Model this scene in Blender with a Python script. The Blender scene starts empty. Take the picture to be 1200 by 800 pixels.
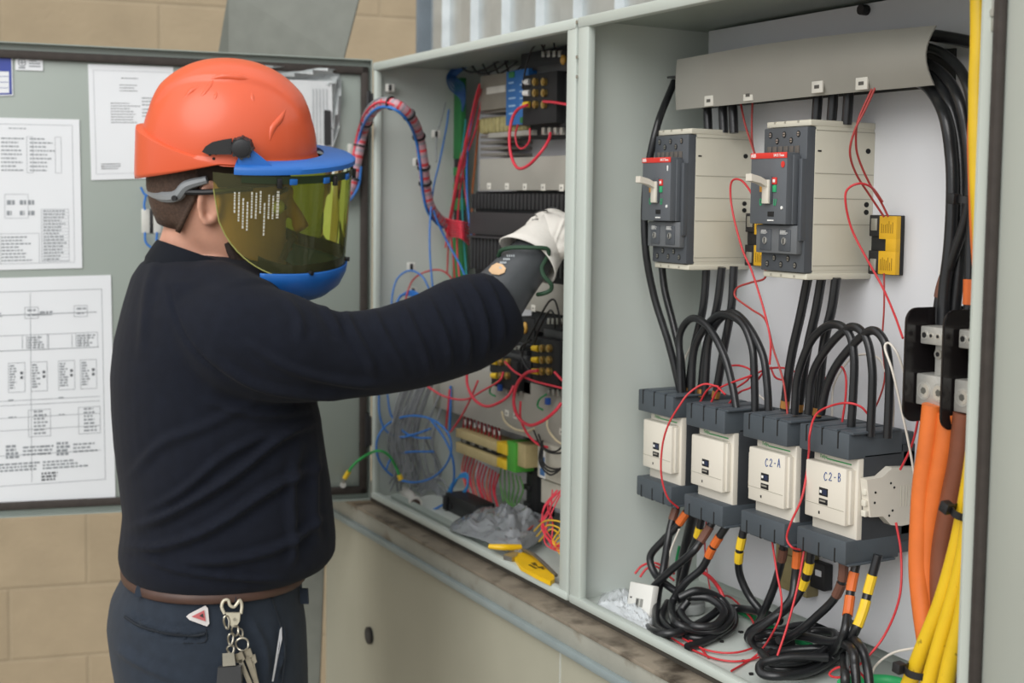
import bpy, bmesh, math, random
from mathutils import Vector, Matrix, Euler, noise
from math import sin, cos, pi, radians
random.seed(7)
V = Vector
col = bpy.context.scene.collection
scene = bpy.context.scene

# ------------------------------------------------------------------ camera model (1200 x 800)
F, PX, PY = 1569.0, 709.0, 357.0
_L = V((-245-PX, 225-PY, F)).normalized()
_R = V((3300-PX, 287-PY, F)).normalized()
_X = -_L
_Y = (_R-_X*_R.dot(_X)).normalized()
_Z = _X.cross(_Y)
if _Z.y > 0: _Z = -_Z
CM = Matrix((_X, _Y, _Z))                     # camera (right, down, forward) -> world
CAM = -(CM @ (V(((667-PX)/F, (701-PY)/F, 1))*2.086))
def at(px, py, Y=None, X=None, Z=None, D=None):
    r = CM @ V(((px-PX)/F, (py-PY)/F, 1.0))
    if D is not None: t = D
    elif Y is not None: t = (Y-CAM.y)/r.y
    elif X is not None: t = (X-CAM.x)/r.x
    else: t = (Z-CAM.z)/r.z
    return CAM + r*t
def proj(p):
    c = CM.transposed() @ (V(p)-CAM)
    return PX+F*c.x/c.z, PY+F*c.y/c.z, c.z
RIGHT = CM @ V((1, 0, 0)); RIGHT.z = 0; RIGHT.normalize()
FWD = CM @ V((0, 0, 1)); FWD.z = 0; FWD.normalize()
UP = V((0, 0, 1))

# ------------------------------------------------------------------ materials
def lin(c):
    if isinstance(c, str):
        c = [int(c[i:i+2], 16)/255 for i in (0, 2, 4)]
    return [x/12.92 if x <= .04045 else ((x+.055)/1.055)**2.4 for x in c]
MATS = {}
def pbr(name, hexc, rough=.5, metal=0, var=.07, scale=30, bump=0, bscale=200, spec=.5, dirt=None, coat=0, sheen=0, sub=0, stretch=None, det=3):
    if name in MATS: return MATS[name]
    m = bpy.data.materials.new(name); m.use_nodes = True
    nt = m.node_tree; N = nt.nodes; b = N['Principled BSDF']
    c = lin(hexc)
    tc = N.new('ShaderNodeTexCoord'); src = tc.outputs['Object']
    if stretch:
        mp = N.new('ShaderNodeMapping'); mp.inputs['Scale'].default_value = stretch
        nt.links.new(src, mp.inputs[0]); src = mp.outputs[0]
    nz = N.new('ShaderNodeTexNoise'); nz.inputs['Scale'].default_value = scale; nz.inputs['Detail'].default_value = det
    nt.links.new(src, nz.inputs['Vector'])
    cr = N.new('ShaderNodeValToRGB')
    cr.color_ramp.elements[0].position = .3; cr.color_ramp.elements[1].position = .7
    cr.color_ramp.elements[0].color = [x*(1-var) for x in c]+[1]
    cr.color_ramp.elements[1].color = [min(1, x*(1+var)) for x in c]+[1]
    nt.links.new(nz.outputs[0], cr.inputs[0]); out = cr.outputs[0]
    if dirt:
        dc, lo, hi, ds = dirt
        n2 = N.new('ShaderNodeTexNoise'); n2.inputs['Scale'].default_value = ds; n2.inputs['Detail'].default_value = 6
        nt.links.new(src, n2.inputs['Vector'])
        r2 = N.new('ShaderNodeValToRGB'); r2.color_ramp.elements[0].position = lo; r2.color_ramp.elements[1].position = hi
        nt.links.new(n2.outputs[0], r2.inputs[0])
        mx = N.new('ShaderNodeMix'); mx.data_type = 'RGBA'
        nt.links.new(r2.outputs[0], mx.inputs[0]); nt.links.new(out, mx.inputs[6]); mx.inputs[7].default_value = lin(dc)+[1]
        out = mx.outputs[2]
    nt.links.new(out, b.inputs['Base Color'])
    b.inputs['Roughness'].default_value = rough; b.inputs['Metallic'].default_value = metal
    b.inputs['Specular IOR Level'].default_value = spec
    if coat: b.inputs['Coat Weight'].default_value = coat; b.inputs['Coat Roughness'].default_value = .15
    if sheen: b.inputs['Sheen Weight'].default_value = sheen; b.inputs['Sheen Roughness'].default_value = .6
    if sub:
        b.inputs['Subsurface Weight'].default_value = sub; b.inputs['Subsurface Radius'].default_value = (.01, .004, .002); b.inputs['Subsurface Scale'].default_value = 1
    if bump:
        n3 = N.new('ShaderNodeTexNoise'); n3.inputs['Scale'].default_value = bscale; n3.inputs['Detail'].default_value = 4
        nt.links.new(src, n3.inputs['Vector'])
        bp = N.new('ShaderNodeBump'); bp.inputs['Strength'].default_value = bump; bp.inputs['Distance'].default_value = .002
        nt.links.new(n3.outputs[0], bp.inputs['Height']); nt.links.new(bp.outputs[0], b.inputs['Normal'])
    MATS[name] = m
    return m

# ------------------------------------------------------------------ mesh builder
def spline(pts, sub=6, closed=False):
    P = [V(p) for p in pts]; n = len(P)
    if n < 3 and not closed:
        return [P[0].lerp(P[-1], i/sub) for i in range(sub+1)]
    out = []
    def g(i): return P[i % n] if closed else (P[i] if 0 <= i < n else (P[0]*2-P[1] if i < 0 else P[n-1]*2-P[n-2]))
    for i in range(n if closed else n-1):
        p0, p1, p2, p3 = g(i-1), g(i), g(i+1), g(i+2)
        for k in range(sub):
            t = k/sub
            out.append(.5*((2*p1)+(p2-p0)*t+(2*p0-5*p1+4*p2-p3)*t*t+(3*p1-p0-3*p2+p3)*t**3))
    if not closed: out.append(P[-1].copy())
    return out
class MB:
    def __init__(s): s.v = []; s.f = []; s.mi = []
    def add(s, vs, fs, mi=0, M=None):
        o = len(s.v)
        s.v += [tuple(M @ V(v)) if M is not None else tuple(v) for v in vs]
        s.f += [tuple(i+o for i in f) for f in fs]; s.mi += [mi]*len(fs)
        return s
    def bm(s, bm, mi=0, M=None):
        bm.verts.index_update()
        s.add([v.co.copy() for v in bm.verts], [[v.index for v in f.verts] for f in bm.faces], mi, M); bm.free(); return s
    def box(s, lo, hi, bev=0, mi=0, M=None, seg=2):
        lo, hi = V(lo), V(hi)
        a = V([min(x, y) for x, y in zip(lo, hi)]); b = V([max(x, y) for x, y in zip(lo, hi)])
        bm = bmesh.new(); bmesh.ops.create_cube(bm, size=1)
        for v in bm.verts: v.co = V([(a[i]+b[i])/2+v.co[i]*(b[i]-a[i]) for i in range(3)])
        if bev: bmesh.ops.bevel(bm, geom=bm.edges[:], offset=min(bev, min(b-a)*.45), segments=seg, affect='EDGES', profile=.5)
        return s.bm(bm, mi, M)
    def tube(s, pts, r, n=8, closed=False, mi=0, sub=0, M=None, flat=None):
        if sub: 
            rl = r
            if isinstance(r, (list, tuple)):
                m = len(pts); k = m if closed else m-1
                rl = [r[i]+(r[(i+1) % m]-r[i])*j/sub for i in range(k) for j in range(sub)]+([] if closed else [r[-1]])
            pts = spline(pts, sub, closed); r = rl
        P = [V(p) for p in pts]; m = len(P)
        if not isinstance(r, (list, tuple)): r = [r]*m
        if len(r) != m: r = [r[int(i*(len(r)-1)/(m-1))] for i in range(m)]
        T = []
        for i in range(m):
            a = P[(i-1) % m] if closed else P[max(0, i-1)]; b = P[(i+1) % m] if closed else P[min(m-1, i+1)]
            t = (b-a); T.append(t.normalized() if t.length > 1e-9 else V((0, 0, 1)))
        u = T[0].orthogonal().normalized(); vs = []; fs = []
        for i in range(m):
            u = (u-T[i]*u.dot(T[i])); u = u.normalized() if u.length > 1e-6 else T[i].orthogonal().normalized(); w = T[i].cross(u)
            for k in range(n):
                a = 2*pi*k/n; vs.append(P[i]+(u*cos(a)+w*sin(a))*r[i])
        for i in range(m if closed else m-1):
            j = (i+1) % m
            off = 0
            if closed and j == 0:   # match twist
                off = min(range(n), key=lambda o: (vs[o]-vs[i*n]).length)
            for k in range(n):
                fs.append((i*n+k, i*n+(k+1) % n, j*n+(k+1+off) % n, j*n+(k+off) % n))
        if not closed:
            fs.append(tuple(range(n-1, -1, -1))); fs.append(tuple(range((m-1)*n, m*n)))
        return s.add(vs, fs, mi, M)
    def loft(s, rings, caps=True, mi=0, M=None, closed=False):
        n = len(rings[0]); vs = [v for r in rings for v in r]; fs = []; m = len(rings)
        for i in range(m if closed else m-1):
            j = (i+1) % m
            for k in range(n): fs.append((i*n+k, i*n+(k+1) % n, j*n+(k+1) % n, j*n+k))
        if caps and not closed: fs.append(tuple(range(n-1, -1, -1))); fs.append(tuple(range((m-1)*n, m*n)))
        return s.add(vs, fs, mi, M)
    def lathe(s, prof, n=24, mi=0, M=None, caps=True, a0=0, a1=2*pi):
        full = abs(a1-a0-2*pi) < 1e-6; k = n if full else n+1; vs = []; fs = []
        for r, z in prof:
            for i in range(k):
                a = a0+(a1-a0)*i/n; vs.append((r*cos(a), r*sin(a), z))
        for j in range(len(prof)-1):
            for i in range(n):
                i2 = (i+1) % k
                fs.append((j*k+i, j*k+i2, (j+1)*k+i2, (j+1)*k+i))
        if caps and full: fs.append(tuple(range(k-1, -1, -1))); fs.append(tuple(range((len(prof)-1)*k, len(prof)*k)))
        return s.add(vs, fs, mi, M)
    def cyl(s, a, b, r, n=16, mi=0, r2=None, M=None):
        return s.tube([a, b], [r, r if r2 is None else r2], n, mi=mi, M=M)
    def prism(s, poly, h, mi=0, M=None, bev=0):
        """poly: 2-D outline in local xy, extruded along local z by h"""
        bm = bmesh.new(); vs = [bm.verts.new((p[0], p[1], 0)) for p in poly]; f = bm.faces.new(vs)
        r = bmesh.ops.extrude_face_region(bm, geom=[f])
        for v in [g for g in r['geom'] if isinstance(g, bmesh.types.BMVert)]: v.co.z += h
        bmesh.ops.recalc_face_normals(bm, faces=bm.faces[:])
        if bev: bmesh.ops.bevel(bm, geom=bm.edges[:], offset=bev, segments=2, affect='EDGES')
        return s.bm(bm, mi, M)
    def quad(s, a, b, c, d, mi=0, M=None): return s.add([a, b, c, d], [(0, 1, 2, 3)], mi, M)
    def sphere(s, c, r, mi=0, M=None, u=16, w=10):
        bm = bmesh.new(); bmesh.ops.create_uvsphere(bm, u_segments=u, v_segments=w, radius=1)
        R = r if isinstance(r, (tuple, list, Vector)) else (r, r, r)
        for v in bm.verts: v.co = V([c[i]+v.co[i]*R[i] for i in range(3)])
        return s.bm(bm, mi, M)
    def build(s, name, mats, parent=None, ang=35, world=False, flat=False, fix=True):
        me = bpy.data.meshes.new(name); me.from_pydata(s.v, [], s.f)
        mats = mats if isinstance(mats, (list, tuple)) else [mats]
        for m in mats: me.materials.append(m)
        me.polygons.foreach_set('material_index', s.mi)
        if fix:
            bm = bmesh.new(); bm.from_mesh(me); bmesh.ops.recalc_face_normals(bm, faces=bm.faces[:]); bm.to_mesh(me); bm.free()
        if not flat:
            me.shade_smooth(); me.set_sharp_from_angle(angle=radians(ang))
        me.update()
        o = bpy.data.objects.new(name, me); col.objects.link(o)
        if parent is not None:
            o.parent = parent
            if world: o.matrix_parent_inverse = world_of(parent).inverted()
        return o
def world_of(o):
    m = o.matrix_basis.copy()
    if o.parent: m = world_of(o.parent) @ o.matrix_parent_inverse @ m
    return m
def tag(o, label, cat, group=None):
    o['label'] = label; o['category'] = cat
    if group: o['group'] = group
    return o
def struct(o): o['kind'] = 'structure'; return o
def thing(name, label, cat, loc=(0, 0, 0), rotz=0, group=None, rot=None):
    o = bpy.data.objects.new(name, None); o.empty_display_size = .05; col.objects.link(o); o.location = loc
    o.rotation_euler = rot if rot is not None else (0, 0, rotz)
    return tag(o, label, cat, group)
def dup(root, loc, label=None, group=None, rot=None):
    def cp(o, par):
        c = o.copy(); col.objects.link(c); c.parent = par
        for ch in list(o.children): cp(ch, c)
        return c
    r = cp(root, None); r.location = loc
    if rot is not None: r.rotation_euler = rot
    if label: r['label'] = label
    if group: r['group'] = group
    return r
def text_mb(mb, s, size, M, mi=0, ext=.0002, align='CENTER', shear=0):
    cu = bpy.data.curves.new('t', 'FONT'); cu.body = s; cu.size = size; cu.extrude = ext; cu.align_x = align; cu.align_y = 'CENTER'; cu.resolution_u = 2; cu.shear = shear
    o = bpy.data.objects.new('t', cu); col.objects.link(o)
    dg = bpy.context.evaluated_depsgraph_get(); me = bpy.data.meshes.new_from_object(o.evaluated_get(dg))
    mb.add([v.co.copy() for v in me.vertices], [list(p.vertices) for p in me.polygons], mi, M)
    bpy.data.objects.remove(o); bpy.data.curves.remove(cu); bpy.data.meshes.remove(me)
    return mb
def frame(o, x, y):
    """matrix with local x,y axes along the given world vectors (z = x cross y)"""
    x = V(x).normalized(); y = V(y); y = (y-x*y.dot(x)).normalized(); z = x.cross(y)
    M = Matrix((x, y, z)).transposed().to_4x4(); M.translation = V(o); return M
FRONT = lambda p: frame(p, (1, 0, 0), (0, 0, 1))       # faces -Y (local z = -Y)
def wire(name, label, cat, pts, r, mat, group=None, n=8, sub=7, parent=None):
    P = [at(p[0], p[1], Y=p[2]) if not isinstance(p, Vector) else p for p in pts]
    mb = MB().tube(P, r, n, sub=sub)
    o = mb.build(name, mat, parent, ang=60, fix=False)
    if parent is None: tag(o, label, cat, group)
    return o
def prect(x0, y0, x1, y1, Y):
    """pixel rectangle on the plane Y -> (X0, X1, Z0, Z1)"""
    xm, ym = (x0+x1)/2, (y0+y1)/2
    return at(x0, ym, Y=Y).x, at(x1, ym, Y=Y).x, at(xm, y1, Y=Y).z, at(xm, y0, Y=Y).z
def pbox(mb, x0, y0, x1, y1, Y, depth, bev=.001, mi=0):
    a, b, c, d = prect(x0, y0, x1, y1, Y)
    return mb.box((a, Y, c), (b, Y+depth, d), bev, mi)

GND = -1.03      # ground level: the two steel boxes start at z = 0
GREY = pbr('painted_grey_steel', '949D96', .42, 0, .03, 6, .05, 500)
GREYD = pbr('painted_grey_steel_inside', 'C4CBC5', .5, 0, .04, 5)
# ------------------------------------------------------------------ setting: block wall, paving
def block_material():
    m = bpy.data.materials.new('tan_painted_block'); m.use_nodes = True; nt = m.node_tree; N = nt.nodes; b = N['Principled BSDF']
    tc = N.new('ShaderNodeTexCoord'); mp = N.new('ShaderNodeMapping'); nt.links.new(tc.outputs['UV'], mp.inputs[0])
    br = N.new('ShaderNodeTexBrick'); nt.links.new(mp.outputs[0], br.inputs['Vector'])
    br.inputs['Scale'].default_value = 1; br.inputs['Brick Width'].default_value = .41; br.inputs['Row Height'].default_value = .205
    br.inputs['Mortar Size'].default_value = .006; br.inputs['Mortar Smooth'].default_value = .6
    br.inputs['Color1'].default_value = lin('AE9D82')+[1]; br.inputs['Color2'].default_value = lin('A9987D')+[1]; br.inputs['Mortar'].default_value = lin('A6967C')+[1]
    nz = N.new('ShaderNodeTexNoise'); nz.inputs['Scale'].default_value = 9; nz.inputs['Detail'].default_value = 5; nt.links.new(mp.outputs[0], nz.inputs['Vector'])
    mx = N.new('ShaderNodeMix'); mx.data_type = 'RGBA'; mx.blend_type = 'MULTIPLY'; mx.inputs[0].default_value = .25
    nt.links.new(br.outputs[0], mx.inputs[6]); nt.links.new(nz.outputs[0], mx.inputs[7]); nt.links.new(mx.outputs[2], b.inputs['Base Color'])
    b.inputs['Roughness'].default_value = .9
    bp = N.new('ShaderNodeBump'); bp.inputs['Strength'].default_value = .35; bp.inputs['Distance'].default_value = .01; bp.invert = True
    n2 = N.new('ShaderNodeTexNoise'); n2.inputs['Scale'].default_value = 60; n2.inputs['Detail'].default_value = 6; nt.links.new(mp.outputs[0], n2.inputs['Vector'])
    ad = N.new('ShaderNodeMath'); ad.operation = 'MULTIPLY_ADD'; nt.links.new(n2.outputs[0], ad.inputs[0]); ad.inputs[1].default_value = -.4; nt.links.new(br.outputs['Fac'], ad.inputs[2])
    nt.links.new(ad.outputs[0], bp.inputs['Height']); nt.links.new(bp.outputs[0], b.inputs['Normal'])
    return m
wdir = (CM @ V((5600-PX, 0, F))); wdir.z = 0; wdir.normalize()         # the wall runs nearly across the view
wnor = V((-wdir.y, wdir.x, 0)); wnor = wnor if wnor.dot(FWD) < 0 else -wnor
w0 = at(300, 400, D=3.9); w0.z = GND
wall = MB()
p0 = w0-wdir*5; p1 = w0+wdir*5
wall.add([p0, p1, p1+UP*4.6, p0+UP*4.6, p0-wnor*.2, p1-wnor*.2, p1-wnor*.2+UP*4.6, p0-wnor*.2+UP*4.6],
         [(0, 1, 2, 3), (5, 4, 7, 6), (1, 5, 6, 2), (4, 0, 3, 7), (3, 2, 6, 7), (4, 5, 1, 0)])
wo = struct(wall.build('wall_back', block_material(), flat=True))
uv = wo.data.uv_layers.new(name='UVMap')
zc = at(300, 677, D=3.9).z
for lp in wo.data.loops:
    p = wo.data.vertices[lp.vertex_index].co
    uv.data[lp.index].uv = ((p-at(188, 60, D=3.9)).dot(wdir)+20.5, p.z-zc+20.5)
fl = MB(); fl.box((-9, -9, GND-.1), (9, 9, GND))
struct(fl.build('floor', pbr('concrete_paving', '9C968A', .9, 0, .12, 4, .3, 60), flat=True))
# ------------------------------------------------------------------ steel boxes, doors, plinth
BD = .235                                    # depth of both boxes
LX0, LX1 = -.81, .012; RX0, RX1 = .017, .835; TOP = .89
FLG = pbr('grey_steel_flange', 'BAC2BB', .38, 0, .03, 8)
GASK = pbr('black_rubber_gasket', '38322E', .8, 0, .15, 60)
GALV = pbr('galvanized_steel', 'C2C8C9', .32, .6, .12, 14, .1, 90)
RUST = pbr('grey_steel_weathered', '9A9A90', .55, 0, .12, 12, .2, 120, dirt=('6B5A45', .55, .75, 14))
SCREW = pbr('zinc_screw', 'B8B6AE', .35, .8, .1, 60)
BLK = pbr('black_plastic', '1D1D1F', .5, 0, .1, 40)
def enclosure(name, label, x0, x1, lipL, lipR):
    e = thing(name, label, 'electrical enclosure', (x0, 0, 0))
    MB().box((x0, BD-.003, 0), (x1, BD, TOP)).build('back_wall', GREYD, e, world=True)
    MB().box((x0, 0, 0), (x0+.003, BD, TOP)).build('side_wall', GREYD, e, world=True)
    MB().box((x1-.003, 0, 0), (x1, BD, TOP)).build('side_wall', GREYD, e, world=True)
    MB().box((x0, -.003, TOP-.003), (x1, BD, TOP)).box((x0, BD, TOP-.003), (x1, BD+.01, TOP)).build('top_wall', GREY, e, world=True)
    MB().box((x0, 0, 0), (x1, BD, .003)).build('bottom_wall', GREYD, e, world=True)
    f = MB(); t = .018                        # rolled front flange round the opening
    for a, b in (((x0, 0), (x0+lipL, TOP)), ((x1-lipR, 0), (x1, TOP))):
        f.box((a[0], -.010, a[1]), (b[0], .003, b[1]), .003)
    f.box((x0, -.012, TOP-.016), (x1, .003, TOP+.001), .004).box((x0, -.012, 0), (x1, .003, .014), .004)
    f.build('front_flange', FLG, e, world=True)
    return e
encL = enclosure('control_enclosure', 'left grey steel control box with open door, crowded with wiring behind the reaching arm', LX0, LX1, .016, .029)
encR = enclosure('power_enclosure', 'right grey steel power box holding two breakers and four contactors', RX0, RX1, .031, .020)
# white mounting plates
WPAN = pbr('white_mounting_plate', 'D9DADD', .33, 0, .02, 3)
z1 = at(822, 38, Y=.2).z
pm = MB().box((.058, .2, .03), (.80, .203, z1), .001)
for p in ((1016, 12),):
    q = at(p[0], p[1], Y=.2); pm.cyl((q.x, .188, q.z), (q.x, .2, q.z), .007, 10, mi=1)
pm.build('mounting_plate', [WPAN, BLK], encR, world=True)
MB().box((LX0+.045, .205, .03), (LX1-.02, .208, .86), .001).build('mounting_plate', WPAN, encL, world=True)
# flange details on the divider (screws) and the strike on the right-hand flange
for py in (26, 67, 90):
    q = at(677, py, Y=-.010); MB().cyl((q.x, -.012, q.z), (q.x, -.008, q.z), .0028, 10).build('flange_screw', SCREW, encL, world=True)
st = MB(); q = at(1166, 12, Y=-.012); st.box((q.x-.004, -.016, q.z-.004), (q.x+.003, -.009, q.z+.05), .001)
q = at(1168, 30, Y=-.012); st.box((q.x-.004, -.017, q.z-.006), (q.x+.004, -.009, q.z+.008), .002)
q2 = at(1168, 15, Y=-.012); st.cyl((q2.x, -.018, q2.z), (q2.x, -.01, q2.z), .004, 12)
st.build('latch_strike', SCREW, encR, world=True)
# --- doors (local: x from hinge to free edge, +y = inner face, z up)
def door(enc, w, hinge, ang, face=1, mat=None):
    d = bpy.data.objects.new('door', None); col.objects.link(d); d.parent = enc; d.matrix_parent_inverse = world_of(enc).inverted()
    d.location = hinge; d.rotation_euler = (0, 0, ang)
    y = face
    m = MB().box((0, 0, -.006), (w, y*.0025, TOP+.008), .0005)
    for a, b in (((0, -.006), (.002, TOP+.008)), ((w-.002, -.006), (w, TOP+.008)), ((0, -.006), (w, -.004)), ((0, TOP+.006), (w, TOP+.008))):
        m.box((a[0], 0, a[1]), (b[0], y*.02, b[1]))
    m.build('door_panel', mat or GREY, d)
    g = MB(); gi = .006; gw = .016
    for a, b in (((gi, gi), (gi+gw, TOP-gi)), ((w-gi-gw, gi), (w-gi, TOP-gi)), ((gi, gi), (w-gi, gi+gw)), ((gi, TOP-gi-gw), (w-gi, TOP-gi))):
        g.box((a[0], y*.0025, a[1]), (b[0], y*.013, b[1]), .004)
    g.build('gasket', GASK, d)
    return d
dv = at(0, 300, D=2.55)-V((LX0-.026, 0, 0)); DANG = math.atan2(dv.y, dv.x)
DH = V((LX0-.026, -.004, 0))
doorL = door(encL, .80, DH, DANG)
for z in (.14, .80):
    hg = MB().cyl((LX0-.020, -.012, z-.035), (LX0-.020, -.012, z+.035), .007, 12).box((LX0-.02, -.014, z-.03), (LX0+.003, -.010, z+.03), .001)
    hg.build('hinge', BLK, encL, world=True)
doorR = door(encR, .70, V((RX1+.004, -.004, 0)), radians(-28), -1, pbr('painted_grey_door_right', 'C9CFC6', .42, 0, .02, 6))
# --- plinth cabinet under both boxes
PLX0 = at(386, 700, Y=-.02).x; PLX1 = 1.7
pl = thing('plinth_cabinet', 'low grey steel plinth cabinet under the two boxes with a rolled top rail', 'base cabinet', (PLX0, .1, GND))
za = at(560, 671, Y=-.035).z                   # top edge of the rail
zb = at(550, 694, Y=-.042).z                   # the projecting lip
m = MB().box((PLX0, -.028, GND), (PLX1, .30, zb-.006), .002)
m.build('cabinet_body', pbr('plinth_grey_steel', 'A2A08F', .5, 0, .05, 5, .06, 300), pl, world=True)
m = MB().box((PLX0+.01, -.034, zb), (PLX1, .30, za), .004); m.build('top_rail', RUST, pl, world=True)
m = MB().box((PLX0, -.042, zb-.012), (PLX1, -.020, zb+.002), .004); m.build('drip_lip', pbr('bluish_steel_lip', '8E9A9B', .4, .1, .06, 20), pl, world=True)
m = MB().box((PLX0+.03, -.038, za-.004), (PLX1, .26, za+.002), .001)
m.build('dirty_ledge', pbr('dirty_ledge_steel', '83796A', .8, 0, .25, 14, .4, 80, dirt=('3E352A', .5, .7, 18)), pl, world=True)
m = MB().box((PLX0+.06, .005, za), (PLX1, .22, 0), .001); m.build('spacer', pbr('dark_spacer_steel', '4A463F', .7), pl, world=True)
q = at(657, 780, Y=-.028); MB().box((q.x-.0015, -.0295, GND), (q.x+.0015, -.027, zb-.012)).build('panel_seam', pbr('seam_light', 'B7BAB2', .5), pl, world=True)
q = at(434, 744, Y=-.028); mb = MB().cyl((q.x, -.034, q.z), (q.x, -.02, q.z), .0175, 28, mi=0).cyl((q.x, -.0345, q.z), (q.x, -.033, q.z), .011, 24, mi=1)
mb.build('hole_plug', [BLK, pbr('grey_recess', '3B3B3B', .7)], pl, world=True)
# --- galvanized roll-up ribs of the housing behind the boxes, and the dark flap over the door
zt = at(600, 40, Y=.28).z
rb = MB(); x0 = at(494, 30, Y=.26).x; x1 = at(700, 10, Y=.26).x
n = 26; pr = []
x = x0
prof = [(0, 0), (.038, 0), (.046, -.016), (.096, -.016), (.104, 0)]
while x < 1.3:
    for a, b in prof: pr.append((x+a, .285+b))
    x += .152
vs = []; fs = []
for i, (a, b) in enumerate(pr): vs += [(a, b, TOP-.2), (a, b, TOP+.9)]
for i in range(len(pr)-1): fs.append((2*i, 2*i+2, 2*i+3, 2*i+1))
rb.add(vs, fs); ribs = rb.build('ribbed_panel', GALV, None, ang=20)
tag(ribs, 'galvanized ribbed metal sheet standing behind and above the two boxes', 'metal sheet')
MB().box((x0-.012, .25, GND), (x0, .30, TOP+.9), .002).build('corner_trim', pbr('dark_blue_grey_trim', '6E7880', .5), ribs, world=True)
fp = MB(); Y0 = 2.95
a, b, c, d = at(268, -12, D=Y0), at(423, -12, D=Y0), at(402, 70, D=Y0), at(255, 66, D=Y0)
c2, d2 = at(365, 180, D=Y0), at(262, 120, D=Y0); c2.z = d2.z = GND
e_ = FWD*.012
fp.loft([[a, b, c, c2, d2, d], [p+e_ for p in (a, b, c, c2, d2, d)]])
tag(fp.build('metal_sheet', pbr('dark_grey_flap', '71746C', .55), flat=True), 'dark grey metal sheet standing behind the open door above the orange helmet', 'metal sheet')
# ------------------------------------------------------------------ right box: breakers, contactors, cables
BEI = pbr('cream_plastic', 'D6D2C4', .45, 0, .03, 15)
BEI2 = pbr('light_beige_plastic', 'CFCBBB', .5, 0, .04, 10)
CREAM = pbr('ivory_plastic', 'D8D2C5', .42, 0, .02, 10)
SEAM = pbr('beige_seam', 'A29E90', .6)
DGR = pbr('dark_grey_plastic', '4D5156', .45, 0, .05, 30)
MGR = pbr('mid_grey_plastic', '66696C', .5, 0, .06, 30)
DGR2 = pbr('smoky_grey_plastic', '5B5F64', .4, 0, .05, 20)
REDP = pbr('red_strip', 'D5382F', .45)
WHT = pbr('white_print', 'E9E9E6', .6)
GRNP = pbr('green_mark', '2FA36B', .5); ORGP = pbr('amber_mark', 'C98A2B', .5)
SLATE = pbr('slate_plastic', '484F55', .5, 0, .06, 40, .1, 600)
SLATE2 = pbr('dark_slate_body', '35383C', .55, 0, .06, 40)
CABLE = pbr('black_cable', '212224', .28, 0, .1, 60, .08, 300)
REDW = pbr('red_wire', 'C7343A', .4, 0, .05, 60); WHTW = pbr('white_wire', 'DDD6CB', .45, 0, .05, 60)
DRED = pbr('dark_red_wire', 'A63A36', .45, 0, .05, 60)
GRNW = pbr('green_wire', '1F8A52', .4, 0, .05, 60)
COPPER = pbr('copper_ferrule', 'C08A4A', .4, .6, .1, 80)
ALU = pbr('cast_aluminium', 'B9B8B2', .4, .45, .08, 80, .15, 300)
HOLE = pbr('dark_hole', '141414', .8)
TAPES = {'y': pbr('yellow_tape', 'E8C22B', .45, 0, .04, 60), 'o': pbr('orange_tape', 'D2682A', .5, 0, .05, 60), 'b': pbr('brown_tape', '6B4638', .55, 0, .08, 60)}
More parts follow.
